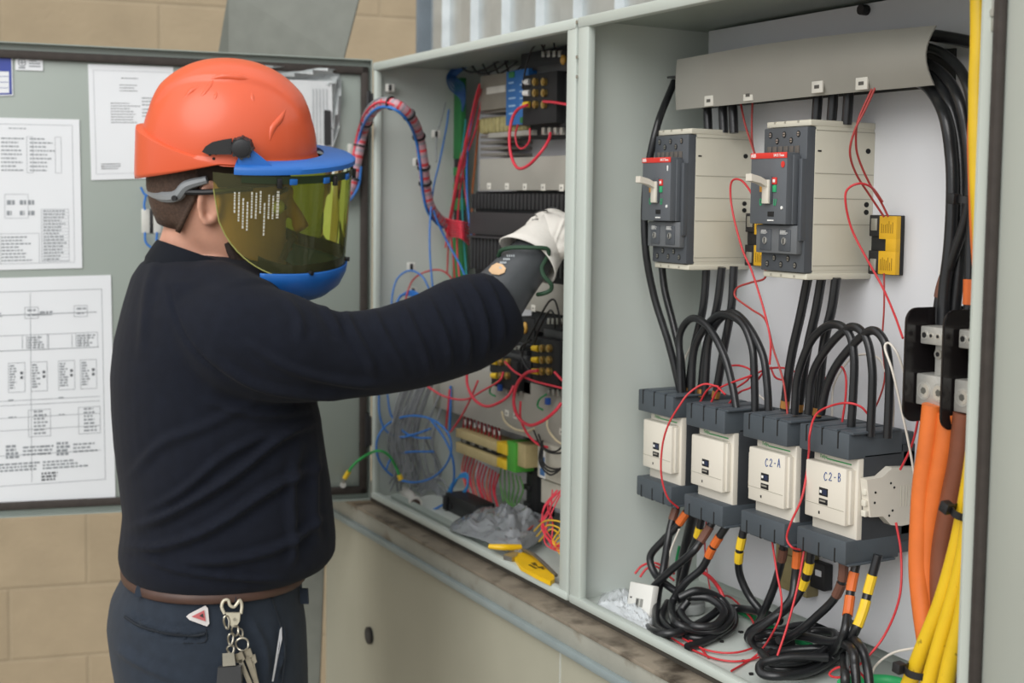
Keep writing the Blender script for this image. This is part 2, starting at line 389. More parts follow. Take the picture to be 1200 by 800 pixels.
# --- molded case breaker, origin bottom-centre-back, front towards -y
def breaker(label, loc, redmark):
    t = thing('circuit_breaker', label, 'circuit breaker', loc, group='molded case breakers'); t.scale = (.845, 1.17, 1)
    w, h = .0525, .205
    m = MB().box((-w, -.086, .004), (w, 0, h-.004), .002)
    m.box((-w-.001, -.094, h-.008), (w+.001, 0, h), .0015).box((-w-.001, -.094, 0), (w+.001, 0, .008), .0015)
    m.box((w-.001, -.0865, .012), (w+.0006, 0, h-.012), .0008)
    for z in (.018, .0715, .105, .137, .192): m.box((w, -.086, z-.0005), (w+.001, -.001, z+.0005), 0, 1)
    for z, y in ((.168, -.01), (.098, -.01), (.088, -.01)): m.cyl((w-.001, y, z), (w+.0012, y, z), .0035, 12, mi=2)
    m.box((w, -.083, .1645), (w+.0012, -.078, .1665), 0, 2)
    for x in (-.035, -.01, .022):
        m.box((x, -.0945, h-.003), (x+.004, -.093, h-.0005), 0, 1).box((x, -.0945, .002), (x+.004, -.093, .005), 0, 1)
    m.build('housing', [BEI2, SEAM, HOLE], t)
    m = MB().box((-w, -.098, .009), (w, -.085, h-.009), .0015)
    m.box((w-.008, -.104, .05), (w, -.096, .155), .001)
    m.build('front_cover', DGR, t)
    for zc, nm in ((.183, 0), (.022, 1)):
        for k in range(5):
            x = -.036+k*.017; z = zc+(.004 if (k % 2) == nm else -.004)
            MB().cyl((x, -.0985, z), (x, -.0975, z), .0042, 14, mi=0).cyl((x, -.0989, z), (x, -.098, z), .0028, 12, mi=1).box((x-.0024, -.0992, z-.0005), (x+.0024, -.0988, z+.0005), mi=0).build('terminal_screw', [HOLE, SCREW], t)
    m = MB()
    for k in range(6): m.box((-.042+k*.0135, -.0995, .158), (-.032+k*.0135, -.0975, .172), .0008)
    m.build('vent_ribs', pbr('brownish_grey_plastic', '5E5852', .6), t)
    m = MB().box((-.0525, -.116, .0705), (.0365, -.098, .163), .002); m.box((.0365, -.108, .0705), (.0395, -.098, .160), .001)
    es = m.build('escutcheon', DGR2, t)
    m = MB().box((-.0526, -.1166, .1555), (.0366, -.1155, .163), .0003); m.build('red_band', REDP, es, world=False)
    m = MB(); text_mb(m, 'ABB', .007, FRONT((-.0445, -.1168, .1592))); text_mb(m, 'SACE Tmax', .0052, FRONT((.0185, -.1168, .1592)))
    m.build('lettering', WHT, es)
    m = MB().box((-.017, -.1185, .0975), (.0045, -.1155, .132), .0006, 0)
    m.build('toggle_slot', DGR, es)
    # lever: pivots in the slot, tip forward, up and to the left
    m = MB(); P = FRONT((-.006, -.117, .128))
    m.box((-.0085, -.031, -.001), (.0075, .0, .004), .001, 0, P)
    L_ = [(V((-.0075, -.118, .121)), .004), (V((-.0085, -.130, .1275)), .0042), (V((-.0095, -.142, .1305)), .0045)]
    rings = []
    for p, hh in L_:
        rings.append([p+V((-.0075, 0, hh)), p+V((.0075, 0, hh)), p+V((.0075, 0, -hh)), p+V((-.0075, 0, -hh))])
    m.loft(rings); m.build('toggle_lever', CREAM, es, ang=30)
    for nm, x0, z0, x1, z1, mt in (('amber_mark', -.0265, .112, -.0185, .121, ORGP), ('on_mark', .0055, .112, .0135, .121, GRNP), ('trip_button', .004, .122, .0145, .131, REDP)):
        MB().box((x0, -.1175, z0), (x1, -.1155, z1), .0006).build(nm, mt, es)
    MB().box((.0065, -.1179, .1245), (.012, -.1174, .1285), .0003).build('button_cap', WHT, es)
    m = MB(); text_mb(m, '0', .014, FRONT((-.024, -.1165, .0985))); text_mb(m, 'I', .013, FRONT((.009, -.1165, .0985))); text_mb(m, 'I', .013, FRONT((.012, -.1165, .0985), ), shear=.3)
    m.build('green_symbols', GRNP, es)
    m = MB().box((-.006, -.1168, .0805), (.0085, -.1155, .087), .0004); m.build('label_slot', HOLE, es)
    m = MB()
    for k in range(5): m.box((-.006+k*.003, -.1169, .0747), (-.0038+k*.003, -.1160, .0763))
    m.build('small_print', WHT, es)
    MB().cyl((.028, -.1172, .092), (.028, -.1155, .092), .0022, 14).build('test_button', WHT, es)
    if redmark: MB().cyl((.028, -.1168, .1475), (.028, -.1155, .1475), .0042, 18).build('red_dot', REDP, es)
    else: MB().box((.0265, -.1168, .143), (.0295, -.1155, .151), .0006).build('white_tab', WHT, es)
    m = MB().box((-.0525, -.106, .0325), (.0475, -.097, .0695), .0015); tu = m.build('trip_unit', MGR, t)
    for x in (-.027, .020):
        MB().box((x-.014, -.107, .036), (x+.014, -.1055, .064), .0008).build('dial_window', DGR, tu)
        MB().cyl((x, -.1085, .049), (x, -.1055, .049), .0045, 16, mi=0).box((x-.001, -.109, .0455), (x+.001, -.1083, .0525), mi=1).build('dial', [ALU, HOLE], tu)
        m = MB()
        for k in range(4): m.box((x-.011, -.1073, .058+k*.0014), (x-.011+.012+.008*random.random(), -.1068, .0586+k*.0014))
        m.build('dial_print', WHT, tu)
    return t
bx2 = at(1023, 235, Y=.2).x-.0525*.845; bz = at(1000, 328, Y=.15).z
B2 = (bx2, .2, bz-.0005)
bx1 = at(815, 235, Y=.1).x-.0525*.845; 
B1 = (bx1, .2, bz-.001)
breaker('left molded case breaker with raised cream toggle, under the left end of the duct cover', B1, False)
breaker('right molded case breaker with red round mark and raised cream toggle', B2, True)
# --- contactor, origin = left-bottom-back of the lower terminal cover
CW, CD, CH = .094, .112, .165
def contactor(label, loc, mark=None):
    t = thing('contactor', label, 'contactor', loc, group='ivory fronted contactors')
    MB().box((.004, -.086, .028), (CW, 0, .137), .0015).box((.0, -.02, .02), (CW, 0, .145), .001).build('body', SLATE2, t)
    for nm, z0, z1, up in (('upper_terminal_cover', .132, CH, 1), ('lower_terminal_cover', .0, .030, 0)):
        m = MB().box((-.001, -CD, z0), (CW, -.022, z1), .002); m.box((.003, -.03, z0+.004), (CW-.003, 0, z1-.005), .001)
        for k in range(3):
            x = .012+k*.0305
            if up:
                m.box((x, -CD-.0005, z0+.012), (x+.0022, -CD+.02, z1+.0004), 0, 1).box((x+.002, -CD+.002, z1-.001), (x+.026, -.03, z1+.0022), .001, 0)
            else:
                m.box((x, -CD-.0005, z0-.0004), (x+.0022, -CD+.012, z1-.012), 0, 1).box((x+.003, -CD+.004, z0-.002), (x+.024, -.03, z0+.001), .001, 0)
        m.build(nm, [SLATE, HOLE], t)
    m = MB().box((.008, -CD+.018, .026), (CW-.001, -.080, .1325), .0015); fp = m.build('front_plate', CREAM, t)
    m = MB().box((.006, -CD+.006, .046), (CW-.010, -CD+.02, .119), .002).box((CW-.011, -CD+.011, .048), (CW-.006, -CD+.02, .117), .001)
    fb = m.build('front_block', CREAM, t)
    m = MB().box((.0065, -CD+.0057, .0645), (CW-.0125, -CD+.0065, .0652)); m.build('seam', SEAM, fb)
    y = -CD+.0057
    m = MB().box((.034, y, .077), (.051, y+.001, .0875), .0003, 0).box((.041, y-.0003, .079), (.049, y+.001, .0855), 0, 1).box((.0355, y-.0003, .0805), (.0395, y+.001, .084), 0, 2)
    m.build('indicator_window', [HOLE, pbr('blue_black_label', '27304A', .4), WHT], fb)
    m = MB().box((.034, y, .066), (.051, y+.001, .0735), .0003, 0).box((.036, y-.0003, .0695), (.047, y+.001, .0715), 0, 1)
    m.build('rating_window', [HOLE, pbr('grey_label', '9A968C', .5)], fb)
    m = MB().box((.0335, y, .0525), (.0365, y+.001, .0565), .0006); m.build('pin_hole', HOLE, fb)
    m = MB().box((.034, -CD+.0175, .1222), (CW-.014, -CD+.0185, .1238)); text_mb(m, 'TeSys', .0062, FRONT((.0265, -CD+.0177, .1245)), shear=.2)
    m.build('green_lettering', pbr('green_print', '3F9A5A', .5), fp)
    if mark:
        m = MB(); y2 = y
        glyph = {'C': [(.9, .85), (.5, 1), (.1, .6), (.1, .3), (.45, 0), (.9, .2)], '2': [(.1, .75), (.4, 1), (.75, .8), (.5, .4), (.05, .05), (.9, .1)], '-': [(.1, .45), (.8, .5)],
                 'A': [(0, 0), (.4, 1), (.5, 1), (.85, 0), (.65, .42), (.15, .38)], 'B': [(.15, 0), (.2, 1), (.7, .85), (.6, .6), (.25, .52), (.75, .4), (.65, .1), (.15, 0)]}
        x = .043
        for ch in mark:
            wd = .0062 if ch != '-' else .0042
            m.tube([V((x+a*wd, y2-.0001, .0975+b*.0105+(x-.04)*.12)) for a, b in glyph[ch]], .00055, 5, sub=4); x += wd+.0032
        m.build('handwriting', pbr('blue_marker_ink', '2F4F8C', .6), fb)
    return t
CX = []
for px, py in ((748, 478), (804, 492), (871, 506), (937, 522)):
    CX.append(at(px, py, Y=.2-CD).x)
cz = at(960, 650, Y=.2-CD).z
czs = [at(748, 580, Y=.2-CD).z, at(802, 602, Y=.2-CD).z, at(868, 622, Y=.2-CD).z, at(932, 642, Y=.2-CD).z]
cz = sum(czs)/4
labs = ['leftmost contactor beside the partition, red wire hanging across its ivory front', 'second contactor from the left, ivory front without handwriting between two others', 'contactor with C2-A handwritten in blue, third from the left', 'rightmost contactor with C2-B handwritten in blue']
for i in range(4): contactor(labs[i], (CX[i], .2, czs[i]), (None, None, 'C2-A', 'C2-B')[i])
def ctop(i, k, y=.125): return V((CX[i]+.018+.03*k, y, cz+CH))     # top entry k of contactor i
def cbot(i, k, y=.125): return V((CX[i]+.018+.03*k, y, cz))
# auxiliary contact blocks on the sides
xs = CX[3]+CW
po = [(1016, 562), (1033, 559.5), (1046, 548), (1074, 547.5), (1078, 612), (1056, 616), (1044, 615), (1035, 605), (1020, 606)]
pl_ = [at(a, b, X=xs+.0135) for a, b in po]
m = MB(); m.loft([[V((xs+.0135, p.y, p.z)) for p in pl_], [V((xs+.001, p.y, p.z)) for p in pl_]])
ab = thing('auxiliary_contact_block', 'small ivory contact block on the right side of the C2-B contactor', 'contact block', (xs+.007, .12, czs[3]+.06))
m.build('housing', CREAM, ab, world=True)
for a, b in ((1026, 577), (1025, 589), (1044, 566), (1042, 604), (1048, 571), (1046, 598)):
    q = at(a, b, X=xs+.0136); MB().cyl((xs+.013, q.y, q.z), (xs+.0139, q.y, q.z), .0016, 10).build('screw_hole', HOLE, ab, world=True)
fq = at(1017, 584, X=xs+.0135)
for dz in (-.02, -.007, .007, .02):
    MB().box((xs+.003, fq.y-.0015, fq.z+dz-.004), (xs+.011, fq.y+.004, fq.z+dz+.004), .001).build('terminal', [BEI], ab, world=True)
m = MB()
for k in range(4): q = at(1056+k*3.4, 580, X=xs+.0136); m.box((xs+.0133, q.y-.0008, q.z-.014), (xs+.0138, q.y+.0008, q.z+.012))
m.build('embossed_print', BEI2, ab, world=True)
m = MB().box((CX[2]-.013, .108, czs[2]+.056), (CX[2]+.001, .19, czs[2]+.107), .0015)
a2 = thing('auxiliary_contact_block', 'narrow ivory contact block on the left side of the C2-A contactor', 'contact block', (CX[2]-.006, .15, czs[2]+.081))
m.build('housing', CREAM, a2, world=True)
for k in range(4): MB().box((CX[2]-.0105, .1065, czs[2]+.060+k*.012), (CX[2]-.003, .112, czs[2]+.066+k*.012), .0008).build('terminal', BEI, a2, world=True)
# --- bowed grey duct cover with white labels
def duct_cover():
    DY = .108
    t = thing('wire_duct_cover', 'bowed grey wire duct cover above the two breakers with four white labels', 'duct cover', at(930, 80, Y=DY))
    top = [(787, 69), (830, 61), (880, 52), (930, 45), (980, 39), (1030, 34), (1093, 28)]
    bot = [(783, 128.5), (830, 124), (880, 119), (930, 113.5), (980, 108.5), (1030, 104), (1080, 99.5)]
    N_ = 9; rings = []
    for (a, b), (c, d) in zip(top, bot):
        ring = []
        for k in range(N_):
            s = k/(N_-1); w_ = max(0, min(1, ((a+c)/2-785)/290)); bulge = -(.002+.013*w_)*sin(pi*s)
            p = at(a+(c-a)*(s**1.0), b+(d-b)*s, Y=DY); p.x = at((a+c)/2, (b+d)/2, Y=DY).x
            ring.append(V((p.x, DY+bulge+.012, p.z)))
        rings.append(ring)
    full = [r+[p+V((0, .002, 0)) for p in reversed(r)] for r in rings]
    MB().loft(full).build('cover_sheet', pbr('grey_pvc_cover', '9A9890', .5, 0, .03, 12), t, ang=50, world=True)
    for x, y in ((828, 118), (874, 111.5), (959, 102), (1011, 98)):
        q = at(x, y, Y=DY+.006); lo = DY+(.0095 if x < 900 else .0035); mb = MB().box((q.x-.0105, lo, q.z-.0075), (q.x+.0105, lo+.003, q.z+.0075), .0004)
        for v in range(len(mb.v)): pass
        lb = mb.build('white_label', pbr('paper_label', 'D9D6CC', .6), t, world=True)
        m = MB(); m.box((q.x-.005, lo-.0003, q.z-.002), (q.x+.0045, lo+.0002, q.z+.0025)); m.build('label_print', pbr('grey_print', '55534E', .6), lb, world=True)
    # duct walls behind the cover
    a, b, c, d = prect(790, 72, 1085, 112, .15)
    m = MB().box((a+.01, .196, c), (b, .2, d)).box((a+.01, .13, d-.003), (b-.01, .2, d)); m.build('duct_base', pbr('dark_grey_duct', '3A3B3B', .6), t, world=True)
duct_cover()
# --- fuse holders (black with yellow labels)
YEL = pbr('yellow_label', 'E0AE22', .45, 0, .04, 40)
def fuse_holder(label, px0, py0, px1, py1, Y):
    a, b, c, d = prect(px0, py0, px1, py1, Y); w = b-a; h = d-c
    t = thing('fuse_holder', label, 'fuse holder', ((a+b)/2, .2, (c+d)/2), group='yellow fuse holders')
    m = MB().box((-w/2, -.014, -h/2), (w*.40, 0, h/2), .001).box((-w/2, Y-.2, -h/2), (-w*.12, 0, -h*.10), .001).box((-w/2, Y-.2, h*.14), (-w*.12, 0, h/2), .001)
    m.build('base', BLK, t)
    m = MB().box((-w*.10, Y-.202, -h/2+.001), (w/2, -.012, -h*.10), .0006).box((-w*.10, Y-.202, h*.10), (w/2, -.012, h/2-.001), .0006).box((w*.14, Y-.202, -h*.11), (w/2, -.012, h*.11), .0004)
    m.build('yellow_cover', YEL, t)
    for z0, z1 in ((-h*.42, -h*.2), (h*.2, h*.42)):
        m = MB()
        for k in range(7): x = -w*.02+k*w*.065; m.box((x, Y-.2024, z0), (x+w*.018, Y-.2018, z0+(z1-z0)*(.6+.4*random.random())))
        m.build('cover_print', pbr('brown_print', '8A6A1E', .6), t)
    MB().tube([(-w*.28, Y-.2+.012, -h*.16), (-w*.28, Y-.2+.012, h*.2)], .008, 14).build('fuse', pbr('cream_fuse', 'D8CFA8', .4), t)
    for z in (-h*.34, h*.34): MB().box((-w*.42, Y-.2015, z-.008), (-w*.2, Y-.199, z+.008), .001).build('clip', SCREW, t)
fuse_holder('yellow and black fuse holder right of the right breaker', 1018, 252, 1051, 322, .182)
fuse_holder('yellow and black fuse holder half hidden between the two breakers', 873, 250, 903, 312, .182)
# --- distribution blocks
def dist_block(label, pxe, pyt, pyb, lugx):
    Yf = .062
    q0 = at(pxe, (pyt+pyb)/2, Y=Yf); x = q0.x
    zt = at(pxe+12, pyt, X=x, ).z; zb_ = at(pxe+12, pyb, X=x).z
    t = thing('distribution_block', label, 'terminal block', (x, .2, (zt+zb_)/2), group='black distribution blocks')
    r = .016; pts = [(.2, zb_), (.2, zt)]
    for k in range(7): a = pi/2*k/6; pts.append((Yf+r-r*sin(a), zt-r+r*cos(a)))
    for k in range(7): a = pi/2*k/6; pts.append((Yf+r-r*cos(a), zb_+r-r*sin(a)))
    Mx = Matrix(((0, 0, 1, x), (1, 0, 0, 0), (0, 1, 0, 0), (0, 0, 0, 1)))
    m = MB().prism(pts, .004, 0, Mx, .0008); m.box((x, .175, zb_+.01), (x+.052, .2, zt-.01), .002)
    m.build('barrier_base', pbr('glossy_black_plastic', '1B1819', .22, 0, .05, 30), t, world=True)
    H = zt-zb_; xl = x+.006; w = .046
    m = MB()
    zl0, zl1 = zb_+H*.16, zb_+H*.43; yl = .078
    m.box((xl, yl, zl0), (xl+w, .16, zl1), .0015); lug = m.build('lower_lug', ALU, t, world=True)
    for k in range(2):
        c = V((xl+.0125+k*.023, yl, (zl0+zl1)/2-.001))
        MB().cyl(c+V((0, -.0006, 0)), c+V((0, .002, 0)), .0105, 24, mi=0).cyl(c+V((0, -.0009, 0)), c+V((0, .002, 0)), .0085, 24, mi=1).cyl(c+V((0, -.0011, 0)), c+V((0, .002, 0)), .0042, 6, mi=2).build('set_screw', [ALU, pbr('bright_alu', 'D2D0C8', .25, .6), pbr('grey_socket', '55554F', .6)], lug, world=True)
    zu0, zu1 = zb_+H*.69, zb_+H*.845
    m = MB().box((xl+.002, yl+.002, zu0), (xl+w, .16, zu1), .0015); lug = m.build('upper_lug', ALU, t, world=True)
    for k in range(4):
        c = V((xl+.0085+k*.0105, yl+.002, (zu0+zu1)/2)); r_ = .0052 if k in (0, 3) else .0032
        MB().cyl(c+V((0, -.0006, 0)), c+V((0, .002, 0)), r_, 16, mi=0).cyl(c+V((0, -.0009, 0)), c+V((0, .002, 0)), r_*.65, 12, mi=1).build('set_screw', [pbr('bright_alu', 'D2D0C8', .25, .6), HOLE], lug, world=True)
    m = MB().box((xl+.016, yl+.012, zl1-.002), (xl+.034, .15, zu0+.002), .001)
    st = m.build('link_strap', ALU, t, world=True)
    c = V((xl+.022, yl+.012, zu0-.011)); MB().cyl(c+V((0, -.002, 0)), c+V((0, .002, 0)), .0055, 18, mi=0).cyl(c+V((0, -.0024, 0)), c, .003, 6, mi=1).build('strap_screw', [SCREW, HOLE], st, world=True)
    return x, zt, zb_
d1 = dist_block('black distribution block with aluminium lugs, left of the pair', 1058, 360, 493, 1070)
d2 = dist_block('black distribution block with aluminium lugs, right of the pair beside the flange', 1102, 363, 503, 1114)
# ------------------------------------------------------------------ cables and wires of the right box
def PT(p):
    if isinstance(p, Vector): return p
    if len(p) == 4: return at(p[0], p[1], Z=p[3])          # (px, py, 'z', height): lies over the box floor
    return at(p[0], p[1], Y=p[2])
def ypts(pts, Y): return [(*p, Y) if len(p) == 2 else p for p in pts]
def cable(name, label, cat, pts, r, mat, group=None, tapes=(), Y=.125, n=10, sub=8):
    P = spline([PT(p) for p in ypts(pts, Y)], sub)
    o = MB().tube(P, r, n).build(name, mat, ang=60, fix=False)
    tag(o, label, cat, group)
    L_ = [0]
    for a, b in zip(P, P[1:]): L_.append(L_[-1]+(b-a).length)
    for t0, t1, c in tapes:
        if t1 > 1: t0, t1 = t0/1000/L_[-1], t1/1000/L_[-1]     # in millimetres along the cable
        Q = []
        for k in range(9):
            d = (t0+(t1-t0)*k/8)*L_[-1]; i = 0
            while i < len(L_)-2 and L_[i+1] < d: i += 1
            Q.append(P[i].lerp(P[i+1], (d-L_[i])/max(1e-9, L_[i+1]-L_[i])))
        if c == 'c': MB().tube(Q, r*1.03, n).build('copper_ferrule', COPPER, o, fix=False)
        else: MB().tube(Q, r*1.14, n).build('tape_band', TAPES[c], o, fix=False)
    return o
BC = 'black_power_cable'; BR = .0058
G1, G2, G3 = 'black power cables in the right box', 'red control wires in the right box', 'white control wires in the right box'
def bc(label, pts, Y=.125, r=BR, tapes=()): return cable(BC, label, 'cable', pts, r, CABLE, G1, tapes, Y)
bc('outer black cable bowing down along the left partition from the duct cover', [(790, 96, .14), (770, 148, .09), (757, 215, .08), (756, 285, .08), (766, 345, .095), (783, 400, .11), (793, 440, .12), (797, 458, .125)])
bc('black cable hanging from under the left breaker beside the bowed outer cable', [(775, 305), (779, 340), (789, 380), (798, 420), (800, 458)], .13)
for k, x in enumerate((830, 848, 860)):
    bc(('leftmost', 'middle', 'rightmost')[k]+' of three short black cables entering the top of the left breaker', [(x-2, 108), (x-1, 130), (x, 156)], .15, .0068)
for k, x in enumerate((958, 976, 994)):
    bc(('leftmost', 'middle', 'rightmost')[k]+' of three short black cables entering the top of the right breaker', [(x+1, 98), (x, 120), (x-2, 146)], .15, .0068)
feeds1 = [[(828, 313), (824, 360), (813, 410), (806, 464)], [(846, 313), (840, 360), (827, 410), (821, 466)], [(860, 312), (857, 360), (848, 410), (838, 468)]]
feeds2 = [[(947, 325), (938, 370), (927, 420), (919, 480)], [(963, 325), (956, 365), (945, 415), (935, 484)], [(980, 325), (975, 360), (965, 407), (957, 489)]]
for k in range(3):
    bc(('left', 'middle', 'right')[k]+' one of three black cables from the left breaker down to the leftmost contactor', feeds1[k], .14, .0062, ((.93, .985, 'c'),))
    bc(('left', 'middle', 'right')[k]+' one of three black cables from the right breaker down to the C2-A contactor', feeds2[k], .14, .0064, ((.93, .985, 'c'),))
arcs1 = [[(798, 462), (797, 425), (797, 391), (811, 373), (830, 383), (848, 415), (858, 450), (863, 478)], [(810, 462), (815, 405), (840, 370), (867, 376), (881, 405), (884, 440), (885, 482)], [(826, 462), (832, 395), (853, 367), (873, 377), (893, 413), (899, 450), (901, 487)]]
arcs2 = [[(931, 485), (935, 440), (952, 397), (976, 380), (995, 391), (1001, 420), (1000, 460), (997, 508)], [(947, 485), (952, 440), (970, 407), (997, 383), (1015, 396), (1022, 430), (1022, 465), (1020, 511)], [(962, 485), (970, 450), (986, 420), (1018, 388), (1036, 399), (1042, 432), (1042, 465), (1040, 513)]]
for k in range(3):
    bc(('front', 'middle', 'rear right')[k]+' of three black cables arching between the two left contactors', arcs1[k], .118+.006*k, .0056)
    bc(('left', 'middle', 'right')[k]+' of three black cables arching from the C2-A to the C2-B contactor', arcs2[k], .120, .0056)
# right-hand cables from the duct cover to the distribution blocks
bc('thick black cable with printed sheath curving down right of the yellow fuse holder', [(1070, 92, .165), (1090, 104, .145), (1107, 135), (1115, 185), (1116, 235), (1113, 290), (1107, 340), (1105, 382)], .112, .0078)
bc('black cable from the duct cover that crosses under the cable tie to a brown tape', [(1070, 68, .165), (1100, 82, .145), (1122, 112), (1133, 160), (1137, 215), (1132, 255), (1115, 305), (1103, 340), (1097, 382)], .112, .0062, ((.86, .92, 'b'),))
bc('black cable curving from the duct cover behind the yellow cable to an orange tape', [(1075, 52, .165), (1110, 66, .145), (1134, 100), (1141, 160), (1141, 230), (1137, 290), (1136, 340), (1134, 386)], .112, .0062, ((.87, .935, 'o'),))
bc('short black cable leaving the duct cover straight behind the yellow cable', [(1075, 39), (1110, 44), (1150, 52)], .16, .0075)
bc('black cable dropping steeply from the duct cover behind the others', [(1072, 78, .165), (1096, 92, .145), (1112, 120), (1124, 170), (1127, 240), (1124, 310), (1117, 380)], .125, .007)
# heavy coloured cables
def hv(label, pts, Y, r, mat, nm): return cable(nm, label, 'cable', pts, r, mat, 'heavy coloured cables at the right flange', (), Y, 14)
OR_ = pbr('orange_cable', 'D9702F', .5, 0, .06, 40); BRN = pbr('brown_cable', '7A4630', .5, 0, .07, 40); YLW = pbr('yellow_cable', 'E5BE22', .42, 0, .05, 30, dirt=('8A6F1A', .68, .74, 60))
LAV = pbr('pale_grey_cable', 'BFBFC6', .5)
hv('front orange cable from the left distribution block down to the floor', [(1093, 474), (1088, 520), (1081, 570), (1078, 620), (1077, 670), (1082, 720), (1089, 770), (1092, 810)], .075, .0120, OR_, 'orange_power_cable')
hv('second orange cable just right of the front orange one', [(1111, 484), (1105, 530), (1094, 590), (1087, 640), (1086, 690), (1091, 750), (1100, 810)], .082, .0118, OR_, 'orange_power_cable')
hv('pale grey cable between the orange and brown cables', [(1121, 500), (1113, 560), (1104, 620), (1098, 680), (1100, 760), (1104, 810)], .10, .0075, LAV, 'pale_grey_cable')
hv('left brown cable bowing down behind the yellow cables', [(1130, 484), (1124, 540), (1112, 600), (1104, 650), (1103, 700), (1109, 760), (1120, 812)], .085, .0125, BRN, 'brown_power_cable')
hv('right brown cable against the flange', [(1142, 490), (1136, 560), (1130, 620), (1126, 700), (1130, 770), (1136, 815)], .095, .0115, BRN, 'brown_power_cable')
hv('thick yellow cable running down the right flange from the top', [(1147, -14), (1147, 50), (1145, 110), (1146, 200), (1150, 280), (1152, 380), (1148, 460), (1140, 540), (1130, 600), (1119, 650), (1103, 705), (1083, 755), (1060, 815)], .05, .0092, YLW, 'yellow_power_cable')
hv('middle yellow cable sweeping down left at the flange', [(1150, 400), (1148, 480), (1141, 560), (1133, 630), (1122, 685), (1106, 740), (1085, 812)], .045, .0092, YLW, 'yellow_power_cable')
hv('right yellow cable nearest the flange', [(1152, 430), (1150, 520), (1143, 610), (1136, 670), (1127, 725), (1115, 770), (1105, 815)], .04, .0092, YLW, 'yellow_power_cable')
hv('thin orange cable edge just left of the yellow cable under the duct cover', [(1146, 92), (1140, 150), (1141, 220), (1144, 290), (1150, 360)], .085, .006, OR_, 'orange_power_cable')
# cable ties
def tie(label, px, py, Y, rx, rz, tilt=0):
    c = at(px, py, Y=Y); o = thing('cable_tie', label, 'cable tie', c, group='black cable ties')
    Mx = Matrix.Rotation(tilt, 4, 'Y')
    pts = [V((rx*cos(a), -.018*sin(a), rz*sin(2*a)*0)) for a in [2*pi*k/24 for k in range(24)]]
    r1 = [[p*1.0+V((0, 0, -.004)), p*1.0+V((0, 0, .004)), p*.9+V((0, 0, .004)), p*.9+V((0, 0, -.004))] for p in pts]
    m = MB().loft(r1, closed=True, M=Mx); m.build('strap', BLK, o)
    MB().box((-rx-.006, -.022, -.006), (-rx+.006, -.010, .006), .0015, M=Mx).build('head', BLK, o)
tie('black cable tie round the black cables below the duct cover', 1139, 234, .095, .012, .01, .05)
tie('black cable tie on the yellow cables at the flange, below the lugs', 1132, 600, .045, .013, .01, .35)
tie('black cable tie round the yellow cables at the bottom corner', 1078, 786, .045, .016, .01, .1)
# cables under the contactors, coiled on the box floor
F1 = lambda x, y, z: (x, y, 'z', z)
bc('black cable with brown tape dropping straight below the leftmost contactor', [(794, 590, .12), (787, 612, .11), (783, 632, .10), (777, 668, .09), (771, 698, .075), F1(769, 732, .012), F1(784, 744, .012)], tapes=((8, 26, 'b'),))
bc('black cable with orange tape kinked left in front of the partition', [(806, 598, .12), (792, 618, .11), (777, 633, .10), (762, 652, .09), (768, 673, .09), (784, 687, .09), (805, 701, .10)], tapes=((4, 26, 'o'),))
bc('black cable running down behind the coiled loops, below the two left contactors', [(813, 600, .13), (806, 630, .14), (800, 660, .14), (797, 690, .14)], r=.008)
bc('black cable with a single yellow tape below the two left contactors', [(823, 604, .12), (817, 630, .12), (808, 650, .125), (798, 688, .13)], tapes=((20, 36, 'y'),))
bc('black cable with brown tape looping widest left around the coil', [(838, 607, .12), (823, 631, .105), (811, 647, .09), (784, 670, .08), (761, 694, .07), (753, 720, .06), F1(766, 739, .014), F1(793, 741, .02), F1(825, 727, .02), F1(843, 710, .03), F1(829, 694, .04), F1(801, 697, .04)], tapes=((14, 42, 'b'),))
bc('black cable with double orange tape looping into the left coil', [(858, 606, .12), (836, 640, .11), (823, 665, .105), (803, 683, .09), (788, 706, .08), F1(791, 728, .03), F1(815, 738, .022), F1(842, 738, .022), F1(856, 723, .03), F1(845, 702, .045), F1(818, 692, .06), F1(796, 700, .05)], tapes=((38, 56, 'o'), (60, 77, 'o')))
bc('black coil end poking out in front of the left coil', [F1(805, 758, .010), F1(822, 753, .010), F1(841, 743, .014), F1(856, 731, .02), F1(853, 715, .03)])
bc('lower turn of the left coil of black cable', [F1(800, 712, .02), F1(790, 730, .012), F1(808, 746, .010), F1(838, 746, .010), F1(859, 734, .014), F1(858, 716, .02), F1(838, 704, .03)])
bc('black cable with double yellow tape below the C2-A contactor', [(872, 618, .12), (866, 650, .12), (867, 673, .13), (878, 698, .14), (893, 717, .15), F1(900, 727, .012)], tapes=((15, 33, 'y'), (38, 55, 'y')))
bc('black cable with brown tape dropping below the C2-A contactor to the floor', [(920, 628, .12), (916, 655, .125), (908, 685, .13), (897, 712, .13), F1(888, 731, .014)], tapes=((20, 40, 'b'),))
bc('black cable with orange tape at its top, left of the gold terminal block', [(935, 640, .12), (932, 675, .12), (927, 702, .11), (907, 722, .10), F1(881, 738, .02), F1(878, 750, .014), F1(900, 753, .02), F1(935, 742, .02), F1(965, 736, .02), F1(985, 746, .02)], tapes=((6, 30, 'o'),))
bc('black cable with two yellow tapes bending left onto the floor', [(951, 644, .12), (947, 668, .12), (939, 690, .12), (925, 710, .11), (900, 729, .09), F1(879, 744, .03), F1(890, 757, .012), F1(930, 752, .014)], tapes=((18, 33, 'y'), (44, 60, 'y')))
bc('black cable with brown tape bending left below the C2-B contactor', [(989, 655, .12), (987, 680, .12), (977, 702, .12), (957, 722, .115), (938, 738, .11), F1(915, 752, .02)], tapes=((4, 28, 'b'), (32, 54, 'b')))
